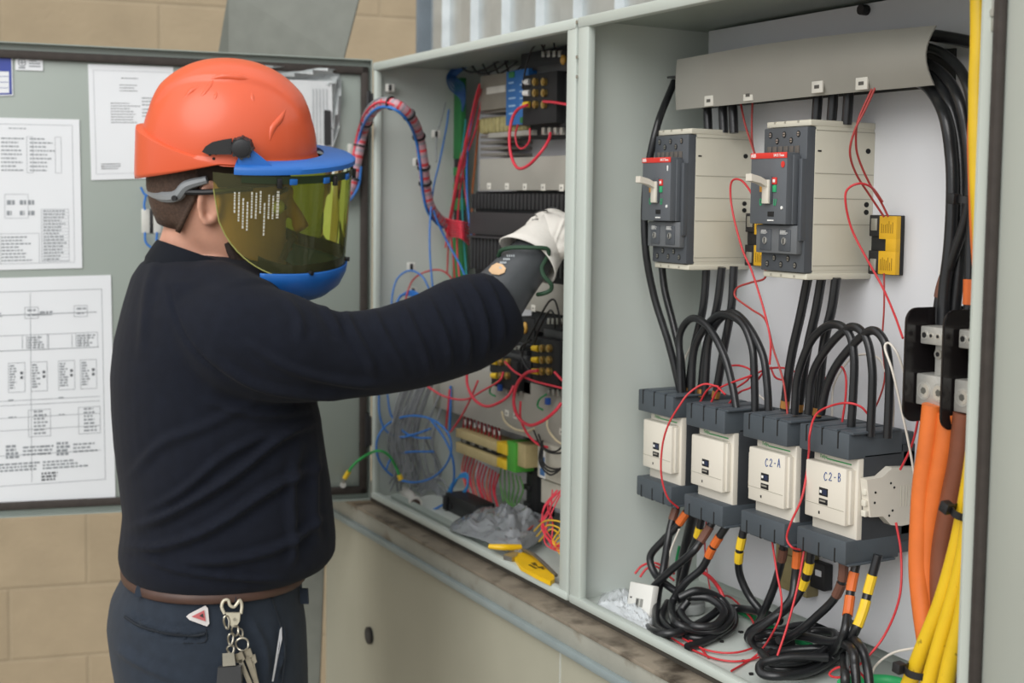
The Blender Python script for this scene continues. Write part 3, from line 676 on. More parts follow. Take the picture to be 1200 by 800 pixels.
bc('black cable with double orange tape below the C2-B contactor', [(1006, 650, .12), (998, 685, .11), (994, 715, .10), (988, 745, .085), F1(973, 766, .03), F1(948, 781, .016), F1(920, 784, .016), F1(897, 780, .016), F1(898, 769, .02), F1(925, 762, .025), F1(965, 759, .03)], tapes=((22, 46, 'o'), (52, 78, 'o')))
bc('black cable with double yellow tape, rightmost below the C2-B contactor', [(1029, 650, .12), (1018, 690, .11), (1011, 717, .10), (999, 745, .09), F1(980, 768, .03), F1(950, 786, .02), F1(915, 792, .02), F1(893, 789, .02), F1(893, 777, .028), F1(925, 770, .035), F1(970, 770, .035)], tapes=((26, 50, 'y'), (58, 92, 'y')))
bc('black cable falling over the front of the floor beside the red loop, left one', [F1(975, 757, .03), F1(988, 765, .03), (990, 785, .03), (991, 812, .02)])
bc('black cable falling over the front of the floor, middle one', [F1(980, 750, .04), (998, 760, .05), (1002, 782, .035), (1004, 812, .03)])
bc('black cable falling over the front of the floor, right one', [F1(985, 745, .03), (1004, 752, .07), (1015, 775, .05), (1020, 812, .04)])
bc('upper turn of the right coil of black cable on the floor', [F1(900, 744, .02), F1(935, 733, .02), F1(970, 735, .02), F1(990, 750, .02), F1(975, 764, .02), F1(930, 765, .015), F1(898, 758, .015)])
bc('black cable lying along the back of the floor between the coils', [F1(845, 712, .02), F1(870, 713, .02), (895, 718, .15), F1(915, 728, .02)])
bc('second lower turn of the left coil of black cable', [F1(782, 706, .02), F1(776, 726, .014), F1(795, 742, .01), F1(826, 742, .01), F1(850, 728, .012), F1(846, 708, .02), F1(820, 699, .03), F1(796, 702, .03)])
bc('inner turn of the left coil of black cable', [F1(806, 704, .045), F1(798, 718, .03), F1(812, 733, .028), F1(838, 732, .03), F1(848, 716, .04), F1(832, 701, .05), F1(810, 699, .05)])
bc('low turn of the right coil of black cable on the floor', [F1(905, 762, .012), F1(896, 776, .012), F1(918, 790, .01), F1(955, 786, .01), F1(985, 768, .012), F1(990, 750, .012), F1(965, 742, .012)])
bc('middle turn of the right coil of black cable on the floor', [F1(892, 764, .03), F1(905, 775, .028), F1(940, 774, .028), F1(972, 758, .035), F1(978, 742, .04), F1(950, 740, .03), F1(912, 750, .03)])
bc('high turn of the right coil leaning on the taped cables', [F1(884, 746, .03), F1(905, 741, .035), F1(945, 746, .04), F1(978, 752, .06), (993, 742, .09), (1000, 728, .1)])
# red, white and green control wires
def rw(label, pts, Y=.12, r=.0015, mat=None): return cable('red_control_wire', label, 'wire', pts, r, mat or REDW, G2, (), Y, 8)
def ww(label, pts, Y=.14, r=.0015): return cable('white_control_wire', label, 'wire', pts, r, WHTW, G3, (), Y, 8)
rw('red wire dropping from the duct cover to the right breaker, left one', [(867, 116), (873, 145), (881, 170), (888, 192)], .15, mat=DRED)
rw('red wire dropping from the duct cover to the right breaker, right one', [(882, 114), (881, 145), (882, 170), (888, 190)], .155, mat=DRED)
rw('red wire looping over the left fuse holder and down past the left breaker', [(886, 238), (878, 222), (868, 211), (858, 212), (856, 228), (860, 255), (870, 292), (880, 315), (889, 342), (897, 370), (903, 400), (902, 427)], .105)
rw('zigzag red wire between the breakers and the contactors', [(897, 312), (896, 326), (880, 331), (864, 337), (862, 348), (880, 362), (897, 375), (906, 408), (918, 447), (924, 496)], .13, mat=DRED)
rw('short red wire behind the arching cables', [(848, 430), (865, 428), (880, 434), (876, 445), (860, 456)], .15)
rw('red wire running flat across the plate above the middle contactors', [(885, 438), (900, 432), (918, 431), (936, 437)], .16)
rw('red wire curving flat behind the cables to the C2-A contactor', [(903, 430), (910, 443), (930, 446), (950, 445), (970, 443), (975, 450)], .16)
rw('long red wire hanging in front of the leftmost contactor', [(842, 453, .11), (825, 450, .10), (808, 460, .085), (797, 474, .072), (783, 498, .062), (776, 524, .060), (775, 556, .062), (782, 582, .07), (795, 595, .09)])
rw('short red wire rising from the second contactor, left', [(850, 462), (838, 452), (828, 458), (820, 472)], .11)
rw('short red wire rising from the second contactor, middle', [(880, 440), (858, 448), (842, 456), (832, 474)], .115)
rw('short red wire rising from the second contactor, right', [(900, 428), (882, 452), (866, 460), (850, 478)], .135)
rw('left red wire of the pair looping beside the right breaker', [(1026, 102, .12), (1014, 128, .11), (1002, 152, .10), (996, 178, .10), (1003, 203, .12), (1020, 230, .15), (1036, 254, .17)], mat=DRED)
rw('right red wire of the pair looping beside the right breaker', [(1022, 104, .12), (1006, 140, .105), (1003, 165, .11), (1006, 185, .12), (1018, 213, .14), (1032, 236, .16), (1041, 254, .17)], mat=DRED)
rw('long red wire looping from the right fuse holder down to the distribution block', [(1034, 236, .16), (1022, 220, .12), (1007, 215, .10), (993, 222, .09), (991, 238, .09), (998, 268, .10), (1014, 300, .11), (1034, 336, .12), (1048, 368, .10), (1058, 396, .08)])
rw('thin red wire hanging below the right fuse holder', [(1036, 320), (1036, 360), (1034, 400), (1037, 440), (1030, 468), (1018, 490)], .17, .0012, DRED)
rw('red wire bridging the top of the C2-B contactor', [(948, 530, .082), (949, 508, .074), (956, 486, .09), (972, 476, .11), (992, 472, .11), (1008, 476, .12), (1018, 486, .13)])
rw('red wire standing up behind the C2-B contactor', [(972, 440), (984, 429), (991, 440), (991, 465), (987, 494)], .135)
rw('red wire between the C2-A and C2-B contactors', [(948, 528, .10), (945, 556, .095), (939, 585, .085), (927, 612, .075), (922, 630, .075), (928, 641, .075), (938, 644, .09)])
rw('red wire from the C2-A contactor curving to the floor edge', [(904, 628, .11), (910, 668, .10), (916, 705, .09), (910, 733, .07), F1(888, 766, .010), F1(857, 786, .006)])
rw('red wire falling in front of the right coil', [(943, 642, .10), (934, 690, .085), (922, 735, .06), (911, 768, .04)])
rw('red wire swinging from the auxiliary block down to a loop at the floor', [(1050, 612, .11), (1056, 650, .11), (1054, 700, .10), (1036, 745, .09), (1008, 778, .06), (985, 793, .05), (972, 790, .05), (982, 782, .05), (1002, 783, .05), (1018, 800, .05)])
rw('red wire lying on the floor between the coils, front', [F1(782, 744, .008), F1(805, 758, .006), F1(840, 772, .006), F1(872, 774, .006), F1(902, 764, .008), F1(914, 748, .012)])
rw('red wire lying on the floor between the coils, back', [F1(800, 748, .008), F1(830, 762, .007), F1(865, 764, .008), F1(895, 752, .01), F1(904, 738, .014)])
rw('red wire end on the floor below the left coil', [F1(800, 745, .008), F1(818, 756, .006), F1(830, 770, .006)])
rw('red wire dropping below the distribution blocks behind the auxiliary block', [(1076, 490), (1072, 510), (1066, 528), (1055, 550)], .13)
rw('red wire hanging thinly on the plate beside the orange taped cable', [(828, 606), (826, 640), (829, 672), (832, 690)], .17, .0012)
rw('red wire curving over the left coil', [F1(838, 700, .05), F1(852, 698, .03), F1(864, 706, .02), F1(880, 724, .015), F1(886, 738, .01)])
rw('red wire loop behind the white boxed part', [(744, 672, .09), (752, 663, .1), (765, 659, .11), (778, 664, .12), (790, 672, .12)], r=.0018)
rw('second red wire loop behind the white boxed part', [(750, 676, .09), (758, 666, .1), (770, 664, .11), (790, 680, .12)], r=.0018)
rw('red bundle end behind the left coil', [(820, 668, .15), (832, 676, .15), (842, 688, .14), (848, 700, .14)], r=.003)
ww('white wire looping beside the left distribution block', [(1073, 566, .13), (1066, 525, .12), (1056, 478, .11), (1046, 435, .10), (1037, 408, .10), (1042, 402, .105), (1052, 415, .11), (1060, 438, .12)])
ww('white wire standing beside the right arching cable', [(1046, 500), (1047, 470), (1042, 425), (1036, 408)], .13)
ww('white wire arching on the plate behind the right contactors', [(975, 490), (977, 452), (994, 423), (1012, 415), (1030, 420), (1038, 436)], .17)
ww('white wire arching behind the second contactor', [(914, 488), (917, 462), (926, 451), (942, 445)], .17)
ww('short white wire standing behind the second contactor', [(902, 482), (897, 470), (888, 462)], .165)
ww('white wire peeking out left of the leftmost contactor feeds', [(801, 436), (803, 420), (812, 402)], .16)
ww('white wire bowing out from the yellow cables at the bottom', [(1019, 800, .08), (1026, 780, .08), (1046, 765, .08), (1072, 759, .08)])
ww('white wire below the leftmost contactor', [(796, 620), (786, 645), (783, 662), (784, 676)], .10)
cable('green_wire', 'green wire behind the cables under the left contactors', 'wire', [(796, 640), (793, 655), (792, 668)], .0022, GRNW, None, (), .15)
cable('green_wire', 'thick green wire lying on the floor under the right coil', 'wire', [F1(862, 714, .012), F1(880, 722, .010), F1(900, 733, .008), F1(925, 746, .008), F1(950, 757, .008)], .005, GRNW)
cable('green_wire', 'green cable at the bottom edge beside the yellow cables', 'wire', [F1(985, 802, .03), F1(1010, 797, .03), F1(1040, 797, .03), F1(1066, 803, .03)], .007, pbr('bright_green_wire', '2BA862', .4))
# --- small things on the floor of the right box
t = thing('terminal_block', 'khaki terminal block with a black bracket low on the white plate', 'terminal block', at(935, 668, Y=.2))
m = MB(); pbox(m, 908, 640, 946, 694, .178, .022, .002); pbox(m, 914, 652, 940, 684, .174, .006, .001); m.build('block_body', pbr('khaki_plastic', '857A55', .5, .1, .1, 40), t, world=True)
m = MB(); pbox(m, 946, 659, 966, 690, .184, .016, .002); m.build('bracket', BLK, t, world=True)
m = MB(); pbox(m, 955, 668, 962, 675, .183, .002, .0005); m.build('bracket_slot', WPAN, t, world=True)
def flatbox(name, label, cat, quad_px, depthv, mats):
    pass
# white boxed part leaning on crumpled plastic
c = at(748, 704, Y=.045)
t = thing('white_cover_plate', 'small white plastic cover standing tilted on the floor against the left coil', 'cover plate', c, rot=(radians(-14), radians(-7), radians(4)))
t.scale = (1.3, 1.2, 1.3); m = MB().box((-.021, 0, -.023), (.0235, .010, .020), .0015); m.build('plate', pbr('white_card', 'DAD9D3', .5, 0, .02, 30), t)
m = MB().box((-.016, -.0008, .002), (-.013, .0004, .0035), 0, 0).box((-.004, -.0008, -.006), (.002, .0004, .003), 0, 1).box((.004, -.0008, -.006), (.009, .0004, .003), 0, 1).box((-.002, -.0010, -.004), (.0, .0004, .002), 0, 0)
m.build('printed_mark', [HOLE, pbr('grey_print2', '8B8B86', .6)], t)
def crumple(name, label, cat, outline, z0, hgt, mat, seed, n=22, amp=1.0, floor=.004, group=None):
    """a crumpled sheet over the floor: outline in world xy"""
    random.seed(seed); c = sum((V((p[0], p[1])) for p in outline), V((0, 0)))/len(outline)
    O = spline([V((p[0], p[1], 0)) for p in outline], 5, True); rings = []
    for k in range(n+1):
        s = k/n; ring = []
        for p in O:
            q = V((c.x+(p.x-c.x)*s, c.y+(p.y-c.y)*s, 0))
            h = hgt*(1-s**2.2)*(.65+.6*noise.noise(q*38+V((seed, 0, 0))))+amp*.006*noise.noise(q*130+V((0, seed, 0)))*(1-.5*s)+amp*.003*noise.noise(q*300)
            ring.append(V((q.x, q.y, max(floor, z0+h))))
        rings.append(ring)
    m = MB().loft(rings, caps=False); o = m.build(name, mat, ang=25)
    sd = o.modifiers.new('solid', 'SOLIDIFY'); sd.thickness = .0006
    return tag(o, label, cat, group)
PLASTIC = pbr('crumpled_plastic', 'CBD0D3', .12, 0, .05, 20, spec=.8)
ol = [at(x, y, Z=.006).xy for x, y in ((700, 706), (716, 690), (735, 690), (752, 712), (775, 736), (765, 747), (735, 731), (708, 713))]
crumple('plastic_wrap', 'crumpled clear plastic wrap on the floor of the right box beside the partition', 'plastic wrap', ol, .006, .016, PLASTIC, 3, 16)
c = at(806, 716, Z=.004); o = thing('conduit_bushing', 'grey plastic conduit bushing in the floor under the left coil of cable', 'conduit bushing', c)
MB().lathe([(.024, 0), (.026, .002), (.026, .014), (.0245, .016), (.021, .016), (.021, .001)], 32, caps=False).build('ring', pbr('grey_bushing', 'A7ABA9', .45), o)
MB().lathe([(.0, .0016), (.021, .0016)], 32, caps=False).build('opening', HOLE, o)
random.seed(5)
for k, (px, py) in enumerate(((868, 741), (872, 775), (885, 752), (846, 752), (880, 790))):
    q = at(px, py, Z=.0034); m = MB(); s = .004
    m.prism([(s*(.6+.5*random.random())*cos(a), s*(.6+.5*random.random())*sin(a)) for a in [2*pi*i/7 for i in range(7)]], .002, 0, Matrix.Translation(q))
    tag(m.build('debris_chip', HOLE), ('dark chip of debris near the back of the floor between the coils', 'dark chip of debris nearest the front flange lip', 'dark chip of debris on the floor left of the right coil', 'dark chip of debris just right of the left coil', 'dark chip of debris in front of the right coil')[k], 'debris', 'dark debris chips on the box floor')
# ------------------------------------------------------------------ left box: wiring, modules, ducts
DUCT = pbr('grey_duct_plastic', 'A19E95', .5, 0, .03, 12)
BRASS = pbr('brass_terminal', 'B99C5C', .3, .75, .12, 60)
BLUM = pbr('blue_module_plastic', '2F6FB4', .45, 0, .05, 30)
BLUW = pbr('blue_wire', '2A6FBC', .42, 0, .06, 60); GRYW = pbr('grey_wire', '83878A', .5, 0, .08, 60); TEAL = pbr('teal_wire', '1F8A8C', .45, 0, .06, 60)
ORGW = pbr('rust_wire', '9C5A2E', .5, 0, .08, 60); YELW = pbr('yellow_wire', 'DDB530', .45, 0, .05, 60); CRW = pbr('cream_wire', 'C9BC9C', .5)
BLKW = pbr('black_wire', '1C1C1E', .45, 0, .1, 60); PINKW = pbr('bright_red_wire', 'D63648', .38, 0, .05, 60)
GRNT = pbr('green_terminal', '2B7A40', .5, 0, .1, 40); DBLK = pbr('matte_black_module', '18191B', .6, 0, .12, 60)
def W(name, label, pts, r, mat, group=None, Y=.12, n=8, parent=None):
    P = []
    for p in ypts(pts, Y):
        if not isinstance(p, Vector) and len(p) == 3 and p[0] < 556: p = (p[0], p[1], max(-.035, min(p[2], (p[0]-443)*.00185-.010)))   # keep clear of the left wall
        P.append(PT(p))
    P = spline(P, 7)
    o = MB().tube(P, r, n).build(name, mat, parent, ang=60, fix=False, world=parent is not None)
    if parent is None: tag(o, label, 'wire', group)
    return o
def box_at(name, mats, parent, rects, bev=.0008):
    """rects: (x0,y0,x1,y1,Y,depth,mi)"""
    m = MB()
    for r in rects: pbox(m, r[0], r[1], r[2], r[3], r[4], r[5], bev, r[6] if len(r) > 6 else 0)
    return m.build(name, mats, parent, world=parent is not None)
# duct covers
def duct(label, x0, y0, x1, y1, Y, labs):
    a, b, c, d = prect(x0, y0, x1, y1, Y); t = thing('wire_duct', label, 'wire duct', ((a+b)/2, .2, (c+d)/2), group='grey wire ducts')
    MB().box((a, Y, c), (b, Y+.003, d), .001).box((a+.002, Y+.002, c+.003), (b-.002, .205, d-.003), .001).build('duct_body', DUCT, t, world=True)
    for x, y in labs:
        q = at(x, y, Y=Y); m = MB().box((q.x-.0075, Y-.0006, q.z-.006), (q.x+.0075, Y+.001, q.z+.006), .0003, 0).box((q.x-.002, Y-.0009, q.z-.0015), (q.x+.002, Y, q.z+.0015), 0, 1)
        m.build('white_label', [pbr('paper_label', 'D9D6CC'), pbr('grey_print', '55534E')], t, world=True)
    return t
duct('upper grey wire duct with five white labels above the gloved hand', 562, 184, 672, 223, .125, ((573, 218), (594, 218.5), (615, 219), (636.5, 219.5), (658, 220)))
duct('middle grey wire duct just under the gloved hand', 604, 331, 672, 366, .125, ((625, 361),))
duct('lower grey wire duct sloping away under the red loops', 506, 440, 672, 503, .125, ((594, 484), (604, 487), (658, 506)))
# black module rack behind the hand
a, b, c, d = prect(557, 224, 672, 331, .14)
t = thing('module_rack', 'wide black module rack with ribbed fronts behind the gloved hand', 'module rack', ((a+b)/2, .2, (c+d)/2))
MB().box((a, .14, c), (b, .205, d), .001).build('backplane', DBLK, t, world=True)
n = 26
for rz0, rz1, nm, dp in ((.80, .97, 'upper_connector_row', .012), (.10, .46, 'lower_connector_row', .012)):
    m = MB()
    for k in range(n):
        x = a+(b-a)*(k+.15)/n; m.box((x, .14-dp, c+(d-c)*rz0), (x+(b-a)/n*.6, .141, c+(d-c)*rz1), .0006)
    m.build(nm, pbr('charcoal_ribs', '2B2A2B', .5, 0, .1, 60), t, world=True)
m = MB().box((a, .126, c+(d-c)*.5), (b, .141, c+(d-c)*.76), .001).box((a, .122, c+(d-c)*.46), (b, .141, c+(d-c)*.49), .001); m.build('front_cover', pbr('dark_brown_plastic', '332F30', .5), t, world=True)
# transformer, heat-sink fins, coil, blue module
t = thing('power_supply', 'grey boxed power supply with finned heat sink in the upper part of the left box', 'power supply', at(580, 130, Y=.2))
box_at('housing', pbr('warm_grey_metal', '8C867A', .5), t, [(563, 87, 597, 128, .14, .065)])
box_at('white_label', pbr('paper_label', 'D9D6CC'), t, [(570, 101, 592, 109, .139, .002)], .0002)
for k in range(8): box_at('fin', pbr('fin_metal', '9A958C', .4, .5), t, [(563, 129+k*7.2, 594, 132.2+k*7.2, .15, .055)], .0004)
t = thing('coil_block', 'cream wound coil block below the blue module', 'coil', at(590, 147, Y=.17))
mb = MB(); a, b, c, d = prect(561, 136, 616, 155, .125)
mb.box((a, .125, c), (b, .18, d), .006)
for k in range(12): x = a+(b-a)*(k+.5)/12; mb.box((x-.001, .1235, c+.002), (x+.001, .126, d-.002), .0008)
mb.build('winding', pbr('cream_winding', 'A39A6B', .6, 0, .2, 80), t, world=True)
box_at('bracket', DUCT, t, [(572, 154, 622, 160, .122, .06)])
t = thing('blue_relay_module', 'blue electronic module hanging beside the black motor starter', 'electronic module', at(605, 113, Y=.16))
box_at('housing', BLUM, t, [(593, 82, 619, 146, .115, .06)])
box_at('green_plug', GRNT, t, [(596, 84, 602, 91, .113, .01)]); box_at('green_plug', GRNT, t, [(609, 137, 616, 144, .113, .01)])
box_at('printed_mark', pbr('pale_blue_print', '9CC0E2', .5), t, [(596, 96+k*9, 601+random.random()*3, 98+k*9, .1145, .001) for k in range(5)]+[(609, 98+k*8, 614, 100+k*8, .1145, .001) for k in range(4)], 0)
# black motor starters with brass terminals
def starter(label, x0, y0, x1, y1, rows, ferr, Y):
    t = thing('motor_starter', label, 'motor starter', at((x0+x1)/2, (y0+y1)/2, Y=.2), group='black motor starters')
    w = x1-x0; h = y1-y0
    box_at('housing', DBLK, t, [(x0, y0, x1, y1, Y, .2-Y), (x0+w*.04, y0+h*.30, x0+w*.66, y0+h*.86, Y-.03, .05), (x0+w*.1, y0+h*.08, x0+w*.9, y0+h*.24, Y-.012, .02), (x0+w*.72, y0+h*.30, x1, y0+h*.95, Y-.015, .03)])
    box_at('grey_face', pbr('dark_grey_face', '3E3F40', .4), t, [(x0+w*.30, y0+h*.20, x0+w*.9, y0+h*.30, Y-.014, .01)])
    for r in rows:
        for k, dx in enumerate((.14, .30)):
            q = at(x0+w*(dx+.14), r, Y=Y-.032)
            m = MB().cyl((q.x, q.y-.004, q.z), (q.x, q.y+.004, q.z), .0068, 12).cyl((q.x, q.y-.006, q.z), (q.x, q.y-.003, q.z), .004, 10)
            m.build('brass_terminal', BRASS, t, world=True)
        q = at(x0+w*.12, r, Y=Y-.034); i = rows.index(r)
        MB().tube([q+V((-.006, -.004, .0)), q+V((.006, .002, 0))], [.0048, .0058], 10).build('wire_ferrule', (WHT if ferr[i] == 'w' else TAPES['y']), t, world=True, fix=False)
    for k in range(4): box_at('pin_terminal', SCREW, t, [(x0+w*(.38+.1*k), y0+h*.05, x0+w*(.43+.1*k), y0+h*.12, Y-.014, .006)], .0004)
    for k in range(4): box_at('pin_terminal', SCREW, t, [(x0+w*(.38+.11*k), y1-h*.10, x0+w*(.43+.11*k), y1-h*.02, Y-.022, .006)], .0004)
starter('black motor starter with brass terminals in the upper right of the left box', 610, 54, 674, 160, (96, 109, 122.5), 'wwy', .135)
starter('black motor starter with yellow-sleeved brass terminals below the middle duct', 622, 368, 672, 466, (408, 421.5, 435), 'yyy', .135)
starter('black relay block half hidden behind the sleeve, left of the lower starter', 574, 402, 622, 464, (424, 440), 'yy', .14)
t = thing('round_lamp', 'amber indicator lamp on the black block at the top right of the left box', 'indicator lamp', at(660, 70, Y=.12)); MB().sphere((0, 0, 0), (.007, .005, .009)).build('lens', pbr('amber_lens', 'C79A45', .3), t)
t = thing('round_lamp', 'amber indicator lamp just below the grey rubber cuff', 'indicator lamp', at(615, 384, Y=.12)); MB().sphere((0, 0, 0), (.008, .005, .011)).build('lens', pbr('amber_lens', 'C79A45', .3), t)
box_at('lamp_base', DBLK, t, [(604, 372, 626, 402, .122, .08)])
# green terminal strip beside the left wall
t = thing('green_terminal_strip', 'tall green terminal strip along the left wall of the left box', 'terminal strip', at(533, 220, Y=.19))
box_at('green_block', GRNT, t, [(526, 92, 540, 186, .168, .012), (525.5, 196, 540, 206, .168, .012), (525.5, 214, 540, 222, .168, .012), (525, 232, 540, 246, .168, .012), (525, 276, 541, 404, .168, .012)])
box_at('black_block', BLK, t, [(525, 186, 540, 196, .170, .01), (525, 206, 540, 214, .170, .01), (525, 222, 540, 232, .170, .01), (525, 246, 540, 276, .170, .01)])
# beige terminal rail with yellow and green ends
t = thing('terminal_rail', 'beige terminal rail with yellow and green end blocks in the lower left box', 'terminal rail', at(570, 528, Y=.17))
def slanted(parent, nm, mat, x0, x1, ya, yb, Y, dep, mi=0):
    mid = (ya+yb)/2; s = .30
    p = [at(x0, ya, Y=Y), at(x1, ya+(x1-x0)*s, Y=Y), at(x1, yb+(x1-x0)*s, Y=Y), at(x0, yb, Y=Y)]
    X0, X1 = p[0].x, p[1].x; Zt = (p[0].z+p[1].z)/2; Zb = (p[2].z+p[3].z)/2
    return MB().box((X0, Y, Zb), (X1, Y+dep, Zt), .0012).build(nm, mat, parent, world=True)
slanted(t, 'beige_block', pbr('beige_terminal', 'BBAA7C', .5, 0, .06, 60), 534, 582, 503, 513, .125, .05)
slanted(t, 'beige_block', pbr('beige_terminal', 'BBAA7C'), 534, 582, 519, 531, .13, .05)
slanted(t, 'marker_groove', DBLK, 540, 582, 513, 520, .137, .04)
slanted(t, 'yellow_block', TAPES['y'], 582, 594, 517, 530, .123, .052); slanted(t, 'yellow_block', TAPES['y'], 582, 594, 536, 547, .127, .05)
slanted(t, 'green_block', pbr('bright_green_terminal', '4FA63A', .5), 594, 604, 516, 551, .125, .05)
slanted(t, 'beige_end_block', pbr('beige_terminal', 'BBAA7C'), 604, 616, 518, 545, .13, .05)
for k in range(4): slanted(t, 'silver_marker', SCREW, 541+k*10, 545+k*10, 514+k*3, 518+k*3, .1345, .01)
# red looped wires above and below the rail
for k in range(11):
    x = 544+k*4.2; y = 478+k*2.2
    W('red_wire', 'red wire in the dense red row above the beige rail', [(x-2, y-2), (x, y+12), (x-2, y+30)], .0022, pbr('deep_red_wire', 'A8222B', .45), 'red wires above the beige rail', .145)
q0 = at(545, 494, Y=.139); q1 = at(585, 508, Y=.139)
for k in range(8):
    p = q0.lerp(q1, k/7.0); o = MB().box((p.x-.0022, .1385, p.z-.006+.003*(k % 2)), (p.x+.0022, .1405, p.z+.005), .0004).build('wire_marker', WHT)
    tag(o, 'white wire marker sleeve in the row over the red wires above the beige rail', 'wire marker', 'white wire markers above the beige rail')
for k in range(12):
    x = 545+k*3.6; y = 537+k*2.2
    W('red_wire', 'red looped wire in the row hanging below the beige rail', [(x, y-6), (x-3-random.random()*2, y+14), (x-1+random.random()*4, y+34), (x+4, y+46-k*.6)], .0020, PINKW if k % 4 else pbr('salmon_wire', 'D9705A', .45), 'red wires below the beige rail', .15)
for k in range(6):
    x = 587+k*4.4; y = 548+k*2
    W('green_wire', 'green ground wire in the row hanging from the green end block', [(x, y), (x-1+k, y+16), (x+2-k*.8, y+34), (x+3+random.random()*4, y+40+k*2)], .0016, pbr('leaf_green_wire', '5E9E48', .5), 'green ground wires below the rail', .155)
# modules at the lower right
t = thing('relay_module', 'white relay module with blue label stacked at the lower right of the left box', 'relay module', at(648, 545, Y=.17))
box_at('housing', pbr('off_white_plastic', 'C4C0B2', .5), t, [(630, 524, 674, 566, .12, .08), (634, 568, 674, 596, .13, .07)])
box_at('blue_label', pbr('blue_label', '3E6FA6', .5), t, [(632.5, 535, 638, 541, .119, .002), (632.5, 549, 638, 557, .119, .002)], .0002)
box_at('white_label', WHT, t, [(632, 528, 639, 560, .1195, .002)], .0002)
t = thing('mounting_rail', 'black slotted mounting rail standing right of the green wires', 'mounting rail', at(622, 550, Y=.19))
box_at('rail', DBLK, t, [(617, 500, 629, 606, .165, .04)])
for k in range(5): box_at('clip', BLK, t, [(613, 508+k*20, 620, 514+k*20, .16, .02)])
# --- wires
BL, RD, GY = 'blue wires in the left box', 'red wires in the left box', 'grey wires in the left box'
W('blue_wire', 'blue wire hanging from the top of the green strip down along the left wall', [(526, 128, .15), (523, 150, .14), (515, 190, .11), (508, 220, .09), (504, 260, .07), (504, 300, .06), (508, 345, .06), (512, 380, .08)], .0019, BLUW, BL)
W('blue_wire', 'blue wire crossing diagonally over the green strip', [(504, 232, .08), (512, 258, .09), (525, 285, .11), (540, 312, .12), (549, 335, .12)], .0021, BLUW, BL)
W('blue_wire', 'blue vertical wire right of the red bundle', [(556, 120), (551, 150), (547, 200), (549, 250), (556, 300), (560, 330)], .0022, BLUW, BL, .145)
W('teal_wire', 'teal vertical wire beside the blue one', [(546, 140), (541, 190), (542, 250), (545, 300), (549, 345)], .0020, TEAL, None, .15)
W('rust_wire', 'rust brown vertical wire at the left edge of the module rack', [(562, 140), (557, 190), (553, 240), (556, 300)], .0024, ORGW, None, .16)
reds = [[(562, 98), (556, 120), (545, 170), (535, 215), (527, 255), (522, 290)], [(564, 104), (557, 130), (549, 165), (540, 200), (532, 240), (526, 280), (524, 320)], [(565, 112), (558, 150), (548, 180), (540, 215), (536, 262), (536, 300), (540, 340)],
        [(560, 110), (551, 150), (543, 185), (545, 225), (552, 260), (560, 290), (566, 315)], [(563, 100), (552, 140), (541, 180), (533, 220), (528, 262), (531, 300), (534, 345)]]
rl = ['leftmost', 'second', 'third', 'fourth', 'rearmost']
for k, p in enumerate(reds): W('red_wire', rl[k]+' of the long red wires fanning down beside the green strip', p, .0019, pbr('dull_red_wire', 'B23A3E', .45) if k % 2 else PINKW, RD, .13+.008*k)
for k in range(7):
    W('red_wire', 'red wire in the tight bundle crossing the green strip', [(516+k, 254+k*2.5, .13), (527, 258+k*3, .125+.003*k), (540, 260+k*3, .125), (549, 262+k*4, .15)], .0024, PINKW, 'tight red bundle at the green strip', .13)
W('red_wire', 'red arc of wire on the left wall above the sleeve', [(472, 372, .06), (476, 348, .06), (484, 328, .07), (500, 318, .09), (518, 317, .11), (532, 330, .13), (540, 352, .13)], .0019, pbr('dull_red_wire', 'B23A3E'), RD)
W('blue_wire', 'blue arc of wire on the left wall above the sleeve', [(458, 375, .03), (460, 345, .03), (466, 326, .035), (480, 317, .05), (495, 324, .06), (504, 342, .07), (508, 358, .08)], .0019, BLUW, BL)
for k in range(3):
    W('blue_wire', 'coil of blue wire on the left wall just above the sleeve', [(462+k*2, 372, .05), (466+k, 352-k*2, .055), (481, 341+k*2.5, .06), (496-k, 350, .07), (502-k*2, 370, .08)], .0022, BLUW, 'coiled blue wire above the sleeve')
W('black_wire', 'thin dark wire above the blue coil', [(484, 380, .08), (490, 362, .08), (503, 350, .09), (520, 343, .11), (530, 330, .13)], .0014, BLKW)
W('grey_wire', 'grey wire bundle end by the small white mount', [(522, 120, .15), (517, 140, .13), (512, 160, .11), (511, 190, .1)], .0014, GRYW)
for k in range(6):
    W('blue_wire', 'blue wire in the dark tangle at the top of the left box', [(532+k*3, 78, .16), (524+k*2, 90, .15), (528+k*3, 104-k, .14), (540+k, 116, .15), (542, 130, .16)], .0018, pbr('navy_wire', '1F4F86', .5), 'blue tangle at the top of the left box')
for k in range(5):
    W('black_wire', 'black wire in the dark tangle at the top of the left box', [(536+k*14, 72, .16), (548+k*13, 84+k*2, .15), (566+k*12, 82+k, .15), (584+k*11, 72, .16)], .0020, BLKW, 'black tangle at the top of the left box')
W('black_wire', 'black wire looping over the upper motor starter, left', [(612, 104), (616, 80), (622, 60), (632, 50), (638, 60)], .0017, BLKW, None, .095)
W('black_wire', 'black wire looping over the upper motor starter, right', [(636, 60), (641, 45), (647, 43), (650, 56)], .0017, BLKW, None, .10)
W('red_wire', 'bright red loop hanging from the upper brass terminals', [(618, 123, .092), (607, 128, .09), (600, 140, .085), (597, 160, .08), (599, 182, .08), (607, 197, .078), (620, 193, .078), (634, 178, .085), (643, 164, .1), (645, 156, .11)], .0028, PINKW, RD)
W('red_wire', 'bright red wire running right from the upper brass terminals', [(637, 119), (650, 120), (674, 124)], .0025, PINKW, RD, .095)
W('red_wire', 'small red loop below the blue module', [(607, 146), (604, 158), (606, 170), (612, 174), (620, 166), (621, 150)], .0019, PINKW, RD, .105)
